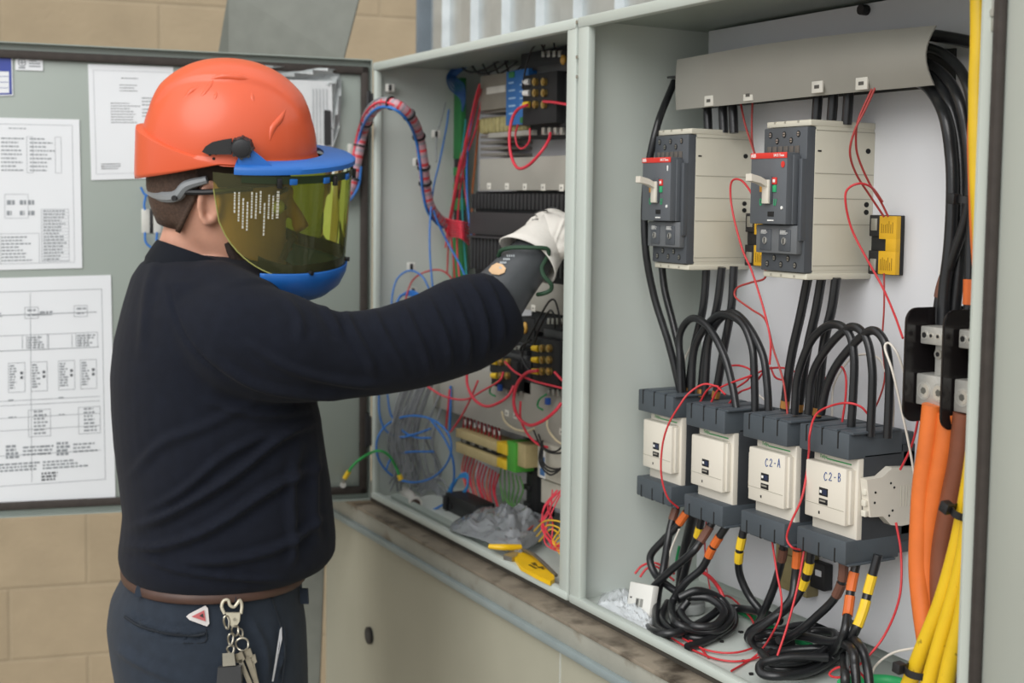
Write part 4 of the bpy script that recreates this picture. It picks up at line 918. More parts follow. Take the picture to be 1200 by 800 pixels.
W('red_wire', 'big red loop in front of the lower duct', [(630, 434, .09), (617, 437, .085), (606, 450, .08), (602, 470, .075), (607, 488, .075), (620, 498, .075), (636, 493, .08), (650, 482, .09), (658, 472, .1)], .0030, PINKW, RD)
W('red_wire', 'red wire looping under the sleeve over the lower duct', [(547, 436, .08), (548, 452, .08), (556, 468, .08), (570, 476, .08), (586, 471, .085), (597, 462, .1), (602, 452, .11)], .0028, PINKW, RD)
W('red_wire', 'red wire sloping up from the lower duct to the relay block', [(500, 452, .09), (520, 464, .09), (545, 468, .09), (565, 458, .095), (585, 446, .1), (590, 436, .11)], .0020, PINKW, RD)
W('red_wire', 'red wire crossing from the relay block to the lower starter', [(592, 424, .1), (604, 436, .09), (625, 446, .09), (648, 452, .1), (660, 455, .1)], .0020, PINKW, RD)
W('red_wire', 'red wire dropping from the lower duct to the white module', [(610, 470, .085), (610, 490, .085), (618, 508, .09), (630, 520, .1), (642, 524, .11)], .0022, PINKW, RD)
W('red_wire', 'red wire slanting down left below the lower duct', [(560, 446, .1), (550, 470, .1), (538, 492, .11), (528, 506, .12)], .0020, PINKW, RD)
W('red_wire', 'red vertical wire beside the blue one below the sleeve', [(527, 456, .1), (525, 478, .1), (523, 500, .11), (524, 508, .12)], .0022, PINKW, RD)
W('red_wire', 'red wire leaving right from the lower brass terminals', [(650, 436, .1), (660, 446, .1), (674, 450, .1)], .0024, PINKW, RD)
W('blue_wire', 'blue vertical wire below the sleeve left of the beige rail', [(528, 452), (528, 474), (527, 505)], .0026, BLUW, BL, .12)
W('cream_wire', 'cream wire drooping from the lower duct label', [(588, 482), (592, 494), (604, 503), (618, 505), (626, 502)], .0022, CRW, None, .11)
W('cream_wire', 'cream wire drooping at the divider beside the lower duct', [(641, 488), (642, 502), (652, 516), (668, 525)], .0020, CRW, None, .11)
for k, (x, y) in enumerate(((578, 446), (634, 462))):
    W('green_wire', ('green wire loop under the relay block', 'green wire loop under the lower starter')[k], [(x+6, y), (x-2, y+6), (x-4, y+14), (x+2, y+18)], .0018, GRNW, None, .105)
    o = MB().box((-.005, -.004, -.006), (.005, .004, .006), .001).build('blue_connector', pbr('navy_connector', '1F4A94', .45)); o.location = at(x+8, y+8, Y=.108); tag(o, ('blue crimp connector under the relay block', 'blue crimp connector under the lower starter')[k], 'connector')
W('black_wire', 'tall black loop above the lower starter', [(612, 432, .1), (613, 410, .1), (628, 380, .1), (642, 355, .1), (650, 352, .1), (655, 368, .1), (658, 384, .11)], .0018, BLKW, None)
W('black_wire', 'second black loop above the lower starter', [(626, 404, .1), (632, 385, .1), (644, 364, .1), (650, 372, .1), (650, 384, .11)], .0018, BLKW, None)
W('black_wire', 'black wire bowing left of the lower brass terminals', [(622, 436, .1), (614, 425, .1), (610, 408, .1), (622, 398, .1)], .0022, BLKW, None)
for k in range(5):
    W('black_wire', 'black wire in the loops hanging over the white relay module', [(622+k*3, 500+k*3, .11), (632+k*2, 520+k*2, .1), (650, 528+k, .1), (662, 515+k*4, .1), (668, 505, .11)] if k % 2 else [(636, 516+k*2, .1), (632+k, 540, .1), (644, 556-k*2, .1), (658, 548, .1), (664, 534, .1)], .0017, BLKW, 'black loops over the white relay module', .1)
# blue loops at the lower left
loop = [(483+44*cos(a)*(1-.06*sin(a)), 526+39*sin(a)) for a in [radians(-60+385*k/20) for k in range(21)]]
W('blue_wire', 'big round blue loop of wire at the lower left of the left box', [(x+2, y, .035+.03*(x-440)/90) for x, y in loop], .0021, BLUW, BL)
W('blue_wire', 'blue wire from the sleeve curving behind the round loop to short pins, upper', [(444, 460, .05), (445, 486, .05), (452, 504, .05), (468, 512, .055), (488, 508, .06), (505, 502, .07)], .0020, BLUW, BL)
W('blue_wire', 'blue wire from the sleeve curving behind the round loop to short pins, lower', [(454, 462, .05), (458, 485, .05), (470, 503, .055), (486, 512, .06), (505, 513, .07)], .0020, BLUW, BL)
W('blue_wire', 'short blue pin wire inside the round loop', [(452, 552, .05), (458, 538, .05), (475, 530, .055), (508, 529, .06)], .0020, BLUW, BL)
W('blue_wire', 'blue tail from the round loop to the floor of the box', [(505, 492, .07), (520, 512, .075), (530, 535, .08), (532, 560, .085), (525, 585, .08), (510, 596, .06), (498, 599, .05)], .0022, BLUW, BL)
for k in range(4):
    W('blue_wire', 'small blue loop below the beige rail', [(522, 590-k*2, .1), (530, 572-k*2, .1), (540, 556+k, .11), (548, 556+k*2, .12), (546, 572+k, .11), (530, 588, .1)], .0019, pbr('sky_blue_wire', '2A86C6', .45), 'small blue loops below the beige rail')
random.seed(11)
for k in range(30):
    x = 458+random.random()*54; y0 = 440+random.random()*14
    W('grey_wire', 'grey wire in the upright grey bunch behind the blue loops', [(x+18, y0, .16), (x+6, y0+30, .15), (x-8+random.random()*10, y0+66, .14), (x-4+random.random()*12, y0+100, .13), (x-10+random.random()*26, y0+122, .12)], .0022, GRYW if k % 3 else pbr('dark_grey_wire', '6A6E70', .5), 'grey bunch behind the blue loops')
for k in range(9):
    W('grey_wire', 'grey wire lying in the tangle on the floor behind the white elbow', [(486+random.random()*12, 566+random.random()*14, .09), (500+random.random()*8, 556+random.random()*18, .11), (516, 560+random.random()*24, .12), (528+random.random()*8, 580+random.random()*8, .11)], .0020, GRYW, 'grey tangle on the floor')
# loom bridging from the door into the box
DIRD = V((cos(DANG), sin(DANG), 0)); NRM = V((-sin(DANG), cos(DANG), 0))
def door_at(px, py, off=.004):
    p0 = DH+NRM*off; r = CM @ V(((px-PX)/F, (py-PY)/F, 1.0)); t_ = (p0-CAM).dot(NRM)/r.dot(NRM); return CAM+r*t_
lp = [door_at(404, 236, .02), door_at(413, 215, .02), door_at(419, 185, .022), door_at(426, 152, .03), at(436, 131, Y=-.05), at(450, 121, Y=-.045), at(467, 124, Y=-.03), at(482, 138, Y=-.0), at(491, 160, Y=.035), at(496, 190, Y=.05), at(499, 220, Y=.065), at(504, 242, Y=.08), at(514, 256, Y=.11), at(522, 262, Y=.13)]
t = thing('wire_loom', 'spiral wrapped red and blue wire loom arching from the open door into the left box', 'wire loom', lp[5])
P = spline(lp, 10)
m = MB(); m.tube(P, .0105, 12); nf = len(m.f)
PK = [pbr('pink_wrap', 'B98F98', .35, 0, .1, 80), pbr('red_wrap', 'C43A42', .4), pbr('grey_wrap', '8F8A92', .35)]
for i in range(nf-2):
    ring = i//12; m.mi[i] = 1 if ring % 5 in (0,) else (2 if ring % 5 == 2 else 0)
m.build('wrapped_bundle', PK, t, world=True, ang=60, fix=False)
def off(P, a, b): return [p+RIGHT*a+UP*b for p in P]
MB().tube([p+RIGHT*.008*(1 if i < 60 else -1)*0+V((.004, -.008, -.008)) for i, p in enumerate(P)], .0028, 8).build('blue_loom_wire', BLUW, t, world=True, fix=False, ang=60)
MB().tube([p+V((.002, -.011, .001)) for p in P[2:70]], .0022, 8).build('red_loom_wire', PINKW, t, world=True, fix=False, ang=60)
MB().tube([p+V((-.006, -.006, .009)) for p in P], .0024, 8).build('grey_loom_wire', GRYW, t, world=True, fix=False, ang=60)
for i in (12, 24, 34, 55, 68, 80, 92, 98):
    a = P[i]; tn = (P[i+1]-P[i-1]).normalized(); MB().tube([a-tn*.0018, a+tn*.0018], .0135, 14).build('tie_band', BLK, t, world=True, fix=False)
W('blue_wire', 'blue wire trailing from the loom behind the face shield', [door_at(398, 242, .02), door_at(410, 234, .025), door_at(420, 218, .025), door_at(423, 195, .026)], .0028, BLUW, BL)
# white cable mounts
def mount(label, p, group='white cable mounts'):
    o = MB().box((-.009, -.004, -.008), (.009, .004, .008), .0015, 0).box((-.003, -.006, -.006), (.003, -.003, .006), .0005, 1).build('cable_mount', [pbr('white_nylon', 'C9C9C2', .5), BLK]); o.location = p; o.rotation_euler = (0, 0, radians(70)); tag(o, label, 'cable mount', group)
mount('white cable mount at the top of the left wall under the loom arch', at(457, 103, Y=.02))
mount('white cable mount on the left wall inside the blue arc', at(482, 312, Y=.06))
mount('white cable mount on the left wall under the blue arc', at(484, 341, Y=.07))
mount('tilted white mount left of the green strip', at(511, 157, Y=.11))
mount('white cable mount beside the descending side of the loom', at(489, 190, Y=.05))
o = MB().box((-.006, -.006, -.011), (.006, .006, .011), .002).build('cable_mount', pbr('white_nylon', 'C9C9C2')); o.location = door_at(411, 175, .006); tag(o, 'small white mount on the door left of the loom, upper', 'cable mount', 'white cable mounts')
o = MB().box((-.006, -.006, -.009), (.006, .006, .009), .002).build('cable_mount', pbr('white_nylon', 'C9C9C2')); o.location = door_at(411, 202, .006); tag(o, 'small white mount on the door left of the loom, lower', 'cable mount', 'white cable mounts')
# ground strap between door and box
gp = [door_at(404, 560, .02), door_at(414, 545, .035), door_at(428, 534, .045), at(443, 528, Y=-.03), at(455, 533, Y=-.01), at(464, 547, Y=.01), at(470, 562, Y=.02)]
t = thing('ground_strap', 'green ground wire with yellow sleeves hanging from the lower door into the box', 'ground wire', gp[3])
P = spline(gp, 8); MB().tube(P, .0028, 8).build('wire', pbr('ground_green', '2A9A4B', .45), t, world=True, fix=False, ang=60)
for a, b in ((0, 4), (len(P)-4, len(P)-1)): MB().tube(P[a:b+1], .0052, 10).build('yellow_sleeve', TAPES['y'], t, world=True, fix=False)
MB().cyl(door_at(402, 568, .003), door_at(402, 568, .018), .0065, 14).build('ring_lug', ALU, t, world=True)
MB().tube([P[0], door_at(402, 567, .012)], .004, 8).build('lug_barrel', SCREW, t, world=True)
# floor items: white elbow, bag, black holder, yellow tool, metal strip
c = at(478, 588, Y=.05); ex = spline([at(470, 573, Y=.075), at(476, 577, Y=.06), at(482, 583, Y=.05), at(487, 590, Y=.03)], 6)
t = thing('pipe_elbow', 'short white plastic pipe elbow lying at the left front of the left box', 'pipe elbow', c)
MB().tube(ex, [.011]*(len(ex)-4)+[.0115, .0135, .0135, .0135], 18).build('pipe', pbr('white_pvc', 'CFCCC4', .4), t, world=True, fix=False)
tn = (ex[-1]-ex[-2]).normalized(); MB().tube([ex[-1]-tn*.001, ex[-1]+tn*.0006], .0095, 16).build('opening', pbr('brown_hole', '4A3B33', .8), t, world=True, fix=False)
t = thing('black_holder', 'small black plastic holder lying behind the clear bag', 'holder', at(538, 592, Y=.09))
m = MB(); a, b, c, d = prect(521, 584, 556, 606, .075); m.box((a, .075, c), (b, .12, d), .004).box((a+.004, .068, c+.004), (a+.018, .076, d-.006), .002).cyl((a+.03, .072, c+.015), (a+.03, .076, c+.015), .006, 14); m.build('body', BLK, t, world=True)
BAG = pbr('clear_bag_plastic', 'BFC3C7', .06, 0, .15, 30, .3, 35, spec=1.0, coat=.6)
_b = BAG.node_tree.nodes['Principled BSDF']; _b.inputs['Transmission Weight'].default_value = .62; _b.inputs['IOR'].default_value = 1.3
zf = .03
ol = [at(x, y, Z=zf).xy for x, y in ((527, 613), (546, 598), (580, 590), (622, 596), (650, 605), (640, 620), (622, 634), (604, 641), (566, 627))]
bag = crumple('plastic_bag', 'crumpled clear plastic bag of small parts lying on the floor of the left box', 'plastic bag', ol, .020, .042, BAG, 9, 26, .9, .012)
for k, (px, py, nm) in enumerate(((556, 606, 'dark'), (575, 612, 'grey'), (592, 606, 'dark'), (608, 616, 'grey'), (586, 622, 'dark'))):
    q = at(px, py, Z=.018); MB().cyl(q-V((.014, .004, 0)), q+V((.014, .004, .003)), .006, 12).cyl(q+V((.010, .003, .002)), q+V((.018, .005, .004)), .009, 6).build('bagged_fitting', DBLK if nm == 'dark' else SCREW, bag, world=True)
m = MB(); p0, p1 = at(606, 634, Z=.03), at(640, 606, Z=.03); m.tube([p0, p0.lerp(p1, .5)+UP*.004, p1], .0022, 8, sub=5); m.build('zip_seal', pbr('red_zip', 'B34A45', .4), bag, world=True, fix=False)
t = thing('metal_strip', 'flat grey metal strip leaning along the front lip of the left box', 'metal strip', at(510, 615, Y=.012))
a, b = at(458, 583, Y=.014), at(566, 640, Y=.014)
MB().add([a+UP*.005, b+UP*.006, b-UP*.006, a-UP*.006, a+UP*.005+V((0, .012, .004)), b+UP*.006+V((0, .012, .004)), b+V((0, .012, -.006)), a+V((0, .012, -.006))], [(0, 1, 2, 3), (4, 7, 6, 5), (0, 4, 5, 1), (3, 2, 6, 7), (0, 3, 7, 4), (1, 5, 6, 2)]).build('strip', GREY, t, flat=True, world=True)
t = thing('dark_tray', 'dark flat tray edge under the clear plastic bag', 'tray', at(570, 633, Z=.012))
pts = [at(x, y, Z=.010) for x, y in ((540, 616), (600, 640), (628, 628), (570, 604))]
MB().loft([[p for p in pts], [p+UP*.004 for p in pts]]).build('tray', pbr('dark_tray_plastic', '2A2A2C', .4), t, world=True, flat=True)
# yellow tool
t = thing('yellow_hand_tool', 'yellow handled hand tool lying at the front right of the left box floor', 'hand tool', at(615, 655, Z=.012))
Zt = .020
hp = [at(x, y, Z=Zt) for x, y in ((601, 650), (611, 646), (634, 655), (648, 668), (650, 678), (645, 681), (632, 675), (610, 663))]
MB().loft([[p-UP*.007 for p in hp], [p for p in hp]]).build('lower_handle', pbr('safety_yellow', 'EDBE14', .4), t, world=True, ang=20)
M_ = frame(at(628, 664, Z=Zt+.0006), at(640, 671, Z=Zt)-at(612, 656, Z=Zt), at(632, 655, Z=Zt)-at(622, 672, Z=Zt))
m = MB(); [m.box((-.024+k*.009, .003-.006*(k % 2)*.3, 0), (-.0175+k*.009, .010-.003*(k % 3), .0006), 0, 0, M_) for k in range(5)]; [m.box((-.016+k*.007, -.006, 0), (-.0115+k*.007, -.002, .0006), 0, 0, M_) for k in range(4)]; m.build('black_print', pbr('worn_black_print', '5A4A18', .6), t, world=True)
u = [at(573, 640, Z=.03), at(590, 641, Z=.03), at(610, 641, Z=.026)]
MB().tube(u, [.004, .0055, .005], 10, sub=4).build('upper_handle', pbr('safety_yellow', 'EDBE14'), t, world=True, fix=False)
hp = [at(x, y, Z=.022) for x, y in ((590, 650), (598, 645), (608, 643), (606, 650), (600, 653))]
MB().loft([[p-UP*.008 for p in hp], [p for p in hp]]).build('steel_joint', SCREW, t, world=True, ang=20)
MB().tube([at(608, 642, Z=.02), at(626, 650, Z=.03), at(652, 674, Z=.02)], .003, 8, sub=5).build('spring_arm', pbr('worn_steel', '77736B', .4, .6), t, world=True, fix=False)
for k in range(6):
    W('red_wire', 'red wire in the tangle at the lower right corner of the left box', [(646+random.random()*16, 574, .1), (636+random.random()*16, 592+random.random()*8, .08), (634+random.random()*16, 612+random.random()*14, .06), (640+random.random()*14, 634+random.random()*10, .05), (668, 626+k*5, .05)], .0013, PINKW, 'red tangle at the lower right corner')
for k in range(3):
    W('yellow_wire', 'yellow wire curl at the lower right corner of the left box', [(626+k*3, 622+k*6, .07), (640+k*3, 610+k*5, .06), (660, 614+k*9, .05), (648+k*2, 634+k*3, .05), (662, 650+k*4, .05)], .0016, YELW, 'yellow curls at the lower right corner')
# ------------------------------------------------------------------ the electrician
SKIN = pbr('skin', 'CF9A83', .5, 0, .06, 40, .1, 400, sub=.08)
NAVY = pbr('navy_jersey', '10141F', .9, 0, .12, 50, .25, 700, sheen=.03, spec=.2)
NAVYC = pbr('navy_collar_knit', '10141C', .9, 0, .1, 60, .3, 800, sheen=.03, spec=.2)
DENIM = pbr('navy_twill', '252D38', .85, 0, .10, 60, .3, 900, sheen=.05, spec=.25)
HAIR = pbr('dark_brown_hair', '4A372C', .7, 0, .3, 200, .6, 300)
LEATHER = pbr('brown_belt_leather', '4B342B', .5, 0, .12, 40)
BOOT = pbr('brown_boot_leather', '5A4636', .6, 0, .1, 30)
def remesh(mb, name, mat, voxel, smooth, parent=None, world=True):
    o = mb.build('tmp', mat)
    md = o.modifiers.new('r', 'REMESH'); md.mode = 'VOXEL'; md.voxel_size = voxel; md.use_smooth_shade = True
    if smooth: sm = o.modifiers.new('s', 'SMOOTH'); sm.factor = .5; sm.iterations = smooth
    dg = bpy.context.evaluated_depsgraph_get(); me = bpy.data.meshes.new_from_object(o.evaluated_get(dg)); me.name = name
    bpy.data.objects.remove(o)
    me.materials.clear(); me.materials.append(mat); me.shade_smooth()
    n = bpy.data.objects.new(name, me); col.objects.link(n)
    if parent is not None:
        n.parent = parent
        if world: n.matrix_parent_inverse = world_of(parent).inverted()
    return n
def fold(o, folds, front=True):
    """raise cloth folds along curves drawn on the camera side of the body (px polyline, width, height)"""
    me = o.data; S = []
    for pts, w_, a_ in folds:
        P = [V((x, y)) for x, y in pts]
        if len(P) > 2:
            Q = spline([V((p.x, p.y, 0)) for p in P], 4); P = [V((q.x, q.y)) for q in Q]
        L_ = len(P)-1
        bb = (min(p.x for p in P)-3*w_, max(p.x for p in P)+3*w_, min(p.y for p in P)-3*w_, max(p.y for p in P)+3*w_)
        S.append((P, w_, a_, bb, L_))
    T_ = CM.transposed()
    nr = [v.normal.copy() for v in me.vertices]
    for v in me.vertices:
        d = CAM-v.co; f = nr[v.index].dot(d.normalized())
        if f < -.05: continue
        c = T_ @ (v.co-CAM); x = PX+F*c.x/c.z; y = PY+F*c.y/c.z; h = 0
        for P, w_, a_, bb, L_ in S:
            if x < bb[0] or x > bb[1] or y < bb[2] or y > bb[3]: continue
            best = 1e9; bt = 0; q = V((x, y))
            for i in range(L_):
                a = P[i]; e = P[i+1]-a; l2 = e.length_squared; t = max(0, min(1, (q-a).dot(e)/l2)); d2 = (a+e*t-q).length_squared
                if d2 < best: best = d2; bt = (i+t)/L_
            w2 = w_*.66
            g = math.exp(-best/(w2*w2))-.5*math.exp(-best/(4*w2*w2))
            h += 3.2*a_*g*min(1, 4*bt+.15)*min(1, 4*(1-bt)+.15)
        v.co += nr[v.index]*h*min(1, f*2+.2)
    me.update()
YA = radians(24)
U = RIGHT*cos(YA)+FWD*sin(YA); Wd = RIGHT*sin(YA)-FWD*cos(YA)       # facing direction, and the side nearest the camera
def body_ring(py, xl, xr, b, D=2.15, n=40, e=2.3, tilt=0):
    c = at((xl+xr)/2, py, D=D); h = (xr-xl)/2*D/F
    a = math.sqrt(max(.0009, h*h-(b*sin(YA))**2))/cos(YA); r = []
    for k in range(n):
        t = 2*pi*k/n; ct, st = cos(t), sin(t)
        x = a*math.copysign(abs(ct)**(2/e), ct); y = b*math.copysign(abs(st)**(2/e), st)
        r.append(c+U*x+Wd*y+UP*(tilt*x))
    return r
hip = at(245, 720, D=2.15); P_ROOT = V((hip.x, hip.y, GND))
person = thing('person', 'person in navy long sleeved shirt reaching a gloved hand into the left box', 'person', P_ROOT)
# head frame: x forward, y left, z up; rolled towards the camera
def rot_axes(yaw, roll, pitch=0):
    u = RIGHT*cos(yaw)+FWD*sin(yaw); l = FWD*cos(yaw)-RIGHT*sin(yaw)
    up = UP*cos(roll)-l*sin(roll); l2 = l*cos(roll)+UP*sin(roll)
    u2 = u*cos(pitch)-up*sin(pitch); up2 = up*cos(pitch)+u*sin(pitch)
    return u2, l2, up2
HU, HL, HZ = rot_axes(radians(8), radians(11.5), radians(3))
HC = at(264, 236, D=2.13)
HM = Matrix((HU, HL, HZ)).transposed().to_4x4(); HM.translation = HC
def ering(z, x0, x1, hw, n=32, e=2.2, pinch=0):
    c = (x0+x1)/2; a = (x1-x0)/2; r = []
    for k in range(n):
        t = 2*pi*k/n; ct, st = cos(t), sin(t)
        x = a*math.copysign(abs(ct)**(2/e), ct); y = hw*math.copysign(abs(st)**(2/e), st)*(1-pinch*max(0, ct))
        r.append(V((c+x, y, z)))
    return r
bd = MB()
S = 1.05
hr = [(.112, -.03, .025, .02), (.104, -.065, .055, .05), (.085, -.090, .080, .066), (.055, -.100, .091, .075), (.02, -.101, .094, .078), (0, -.098, .090, .077), (-.02, -.092, .090, .074), (-.045, -.078, .091, .070), (-.07, -.058, .091, .064), (-.09, -.035, .091, .056), (-.108, -.005, .089, .044), (-.120, .025, .080, .028)]
bd.loft([ering(z*S, a*S, b*S, w*S, pinch=.22) for z, a, b, w in hr], M=HM)
bd.tube([V((.096, 0, .012)), V((.110, 0, -.012)), V((.120, 0, -.030)), V((.108, 0, -.038))], [.008, .0105, .0135, .010], 12, M=HM)         # nose
bd.tube([V((.090, -.030, .022)), V((.099, 0, .024)), V((.090, .030, .022))], .009, 10, M=HM)                                               # brow
for z, r in ((-.066, .0055), (-.074, .0065)): bd.tube([V((.086, -.022, z)), V((.099, 0, z)), V((.086, .022, z))], [r*.6, r, r*.6], 10, sub=3, M=HM)
bd.sphere((.088, 0, -.108), (.016, .02, .014), M=HM)
for s in (-1, 1):                                                                                                                         # ears
    ear = [V((-.012+.004*cos(a)-.018*cos(a), s*(.084+.006*(1 if cos(a) > 0 else .2)), +.014+.032*sin(a)-.004*cos(a))) for a in [2*pi*k/20 for k in range(20)]]
    bd.tube(ear, .0052, 8, closed=True, M=HM)
    bd.sphere((-.010, s*.079, .014), (.016, .006, .026), M=HM)
neck0, neck1 = HM @ V((-.028, 0, -.035)), at(233, 305, D=2.15)
bd.tube([neck0, neck0.lerp(neck1, .5)-HU*.004, neck1], [.060, .060, .070], 24, sub=4)
tors = [(300, 200, 290, .065), (316, 175, 314, .12), (335, 158, 335, .19), (380, 146, 345, .195), (440, 142, 352, .185), (520, 148, 362, .175), (600, 156, 372, .17), (665, 150, 352, .16), (720, 138, 350, .165), (780, 142, 352, .165), (830, 150, 350, .16)]
bd.loft([body_ring(*t_) for t_ in tors])
# right arm: shoulder -> elbow -> wrist, along the photographed reach
def DP(x, y, D): return at(x, y, D=D)
SH, EL, WR = DP(262, 385, 2.02), DP(455, 412, 2.085), DP(600, 335, 2.205)
bd.tube([SH, SH.lerp(EL, .5), EL, EL.lerp(WR, .5), WR], [.062, .052, .042, .040, .030], 16, sub=3)
KN = DP(640, 275, 2.255)
bd.tube([WR, WR.lerp(KN, .5), KN], [.026, .026, .020], 12, sub=2)
cB = body_ring(560, 143, 385, .19)
lsh = DP(232, 350, 2.33); lel = DP(236, 520, 2.40); lwr = DP(262, 680, 2.40)
bd.tube([lsh, lel, lwr], [.055, .042, .030], 14, sub=4)
hd = (lwr-lel).normalized(); hk = lwr+hd*.085
bd.tube([lwr, lwr+hd*.03, hk], [.028, .036, .034], 12, sub=3)
for k in range(4):
    b0 = hk+U*(-.027+.018*k); ln = (.062, .074, .070, .056)[k]
    bd.tube([b0-hd*.01, b0+hd*ln*.45+Wd*.004, b0+hd*ln*.8+Wd*.016, b0+hd*ln*.95+Wd*.03], [.0095, .009, .0085, .007], 10, sub=3)
bd.tube([lwr+hd*.03+U*.026, lwr+hd*.06+U*.048+Wd*.01, lwr+hd*.095+U*.052+Wd*.02], [.012, .0105, .008], 10, sub=3)
# legs
def leg_pts(s):
    h = hip+Wd*.095*s; h.z = -.14
    return [h, V((h.x, h.y, -.36))+U*.012, V((h.x, h.y, -.57))+U*.018, V((h.x, h.y, -.78)), V((h.x, h.y, GND+.09))-U*.015]
for s in (1, -1): bd.tube(leg_pts(s), [.095, .085, .062, .058, .042], 18, sub=4); q = leg_pts(s)[-1]; bd.tube([q, q+U*.06-UP*.045, q+U*.14-UP*.065], [.042, .036, .026], 12, sub=3)
body = remesh(bd, 'body', SKIN, .0048, 5, person)
EYEW = pbr('eye_white', 'E6E2DC', .25); IRIS = pbr('iris', '3B2A1E', .3)
for s in (-1, 1):
    MB().sphere((.084, s*.032, .004), .0125, 0, HM).sphere((.0945, s*.032, .004), .0045, 1, HM).build('eye', [EYEW, IRIS], person, world=True)
    MB().tube([V((.092, s*.014, .028)), V((.096, s*.034, .033)), V((.083, s*.052, .026))], [.003, .0042, .002], 8, sub=4, M=HM).build('eyebrow', HAIR, person, world=True, fix=False)
MB().tube([V((.0945, -.02, -.070)), V((.1045, 0, -.0705)), V((.0945, .02, -.070))], .0022, 8, sub=4, M=HM).build('mouth', pbr('lip', '8A4A42', .5), person, world=True, fix=False)
# hair: short back and sides
hm = MB(); rings = []
for z, x0, hw in ((.07, -.104, .080), (.04, -.109, .083), (.018, -.109, .083), (-.004, -.105, .080), (-.022, -.099, .073), (-.036, -.094, .064)):
    r = []
    for k in range(25):
        t = pi/2+.1+(pi-.2)*k/24; lim = .0
        x = (x0*S)*abs(cos(t))**.9-.006; y = hw*S*sin(t)
        r.append(V((min(x, -.034-.05*max(0, .03-z)*10*.95), y, z*S)))
    rings.append(r)
vs = [HM @ v for r in rings for v in r]; fs = [(i*25+k, i*25+k+1, (i+1)*25+k+1, (i+1)*25+k) for i in range(5) for k in range(24)]
hm.add(vs, fs); ho = hm.build('hair', HAIR, person, world=True); sd = ho.modifiers.new('s', 'SOLIDIFY'); sd.thickness = .008; sd.offset = -1
# beard along the jaw
bm_ = MB(); BE = [V((.012, -.068, -.050)), V((.026, -.066, -.074)), V((.048, -.056, -.094)), V((.072, -.036, -.112)), V((.096, 0, -.118))]
BE = BE+[V((p.x, -p.y, p.z)) for p in reversed(BE[:-1])]
bm_.tube([p*1.0 for p in BE], [.005, .009, .014, .019, .023, .019, .014, .009, .005], 12, sub=5, M=HM)
bm_.tube([V((.094, -.026, -.082)), V((.103, -.018, -.058)), V((.109, 0, -.054)), V((.103, .018, -.058)), V((.094, .026, -.082))], .0055, 8, sub=4, M=HM)
bm_.build('beard', pbr('dark_beard', '2E211C', .8, 0, .3, 200, .6, 300), person, world=True, fix=False)
# ---------------------------------------------------------------- shirt
sh = MB()
srings = [(297, 190, 296, .07), (308, 166, 318, .125), (325, 151, 338, .175), (360, 138, 350, .208), (400, 131, 358, .208), (440, 130, 366, .20), (480, 133, 374, .195), (520, 137, 379, .19), (560, 143, 385, .186), (600, 148, 389, .184), (625, 146, 391, .182), (645, 144, 390, .178), (658, 146, 380, .172), (666, 152, 358, .165)]
sh.loft([body_ring(*t_) for t_ in srings])
arm = [(250, 388, 2.03, 66), (285, 398, 2.005, 70), (330, 408, 2.01, 66), (365, 414, 2.03, 58), (400, 416, 2.05, 51), (450, 411, 2.085, 51), (500, 398, 2.125, 54), (540, 382, 2.16, 57), (570, 369, 2.185, 53), (590, 358, 2.20, 44)]
ap = [DP(a, b, c) for a, b, c, d in arm]; ar = [d*c/F for a, b, c, d in arm]
sh.tube(ap, ar, 28, sub=4)
sh.tube([lsh, lsh.lerp(lel, .5), lel, lel.lerp(lwr, .6), lwr], [.080, .066, .058, .050, .040], 20, sub=4)
tp = [DP(205, 312, 2.16), DP(285, 372, 2.03)]
sh.tube([DP(222, 340, 2.12), DP(250, 358, 2.06), DP(285, 383, 2.01)], [.055, .072, .078], 20, sub=4)
sh.tube([DP(222, 338, 2.18), DP(225, 345, 2.26), lsh], [.055, .066, .075], 20, sub=4)
shirt = remesh(sh, 'shirt', NAVY, .0052, 9, person)
fold(shirt, [([(404, 358), (412, 385), (432, 420), (440, 445)], 8, .0045), ([(436, 356), (446, 385), (466, 420), (478, 442)], 7, .004), ([(470, 352), (482, 380), (496, 410), (505, 440)], 7, .005), ([(498, 342), (512, 372), (524, 402), (528, 436)], 6.5, .005),
    ([(522, 330), (538, 362), (548, 395), (548, 430)], 6, .0055), ([(544, 322), (560, 350), (570, 385), (568, 420)], 5.5, .005), ([(562, 316), (578, 345), (588, 375), (588, 405)], 5, .004), ([(374, 352), (388, 372), (402, 396)], 7, .004),
    ([(455, 452), (400, 448), (340, 432), (290, 402)], 9, .004), ([(430, 466), (370, 464), (300, 452), (245, 418)], 9, .0045), ([(330, 345), (350, 372), (352, 400)], 9, .003),
    ([(376, 492), (330, 512), (270, 560), (200, 602), (155, 618)], 9, .007), ([(378, 545), (320, 572), (250, 618), (190, 640), (148, 640)], 9, .0065), ([(340, 500), (270, 530), (215, 575), (170, 600)], 8, .004),
    ([(384, 600), (340, 636), (280, 655), (210, 660)], 8, .005), ([(352, 520), (342, 580), (345, 640), (340, 665)], 9, .004), ([(372, 520), (368, 580), (372, 640)], 9, .004), ([(160, 650), (210, 668), (270, 676), (340, 680)], 6, .004),
    ([(300, 470), (240, 500), (190, 520), (150, 560)], 10, .003), ([(198, 330), (206, 370), (228, 410), (268, 446)], 4, -.002), ([(365, 480), (300, 486), (240, 470)], 8, .004), ([(185, 296), (172, 340), (165, 420)], 10, .002)])
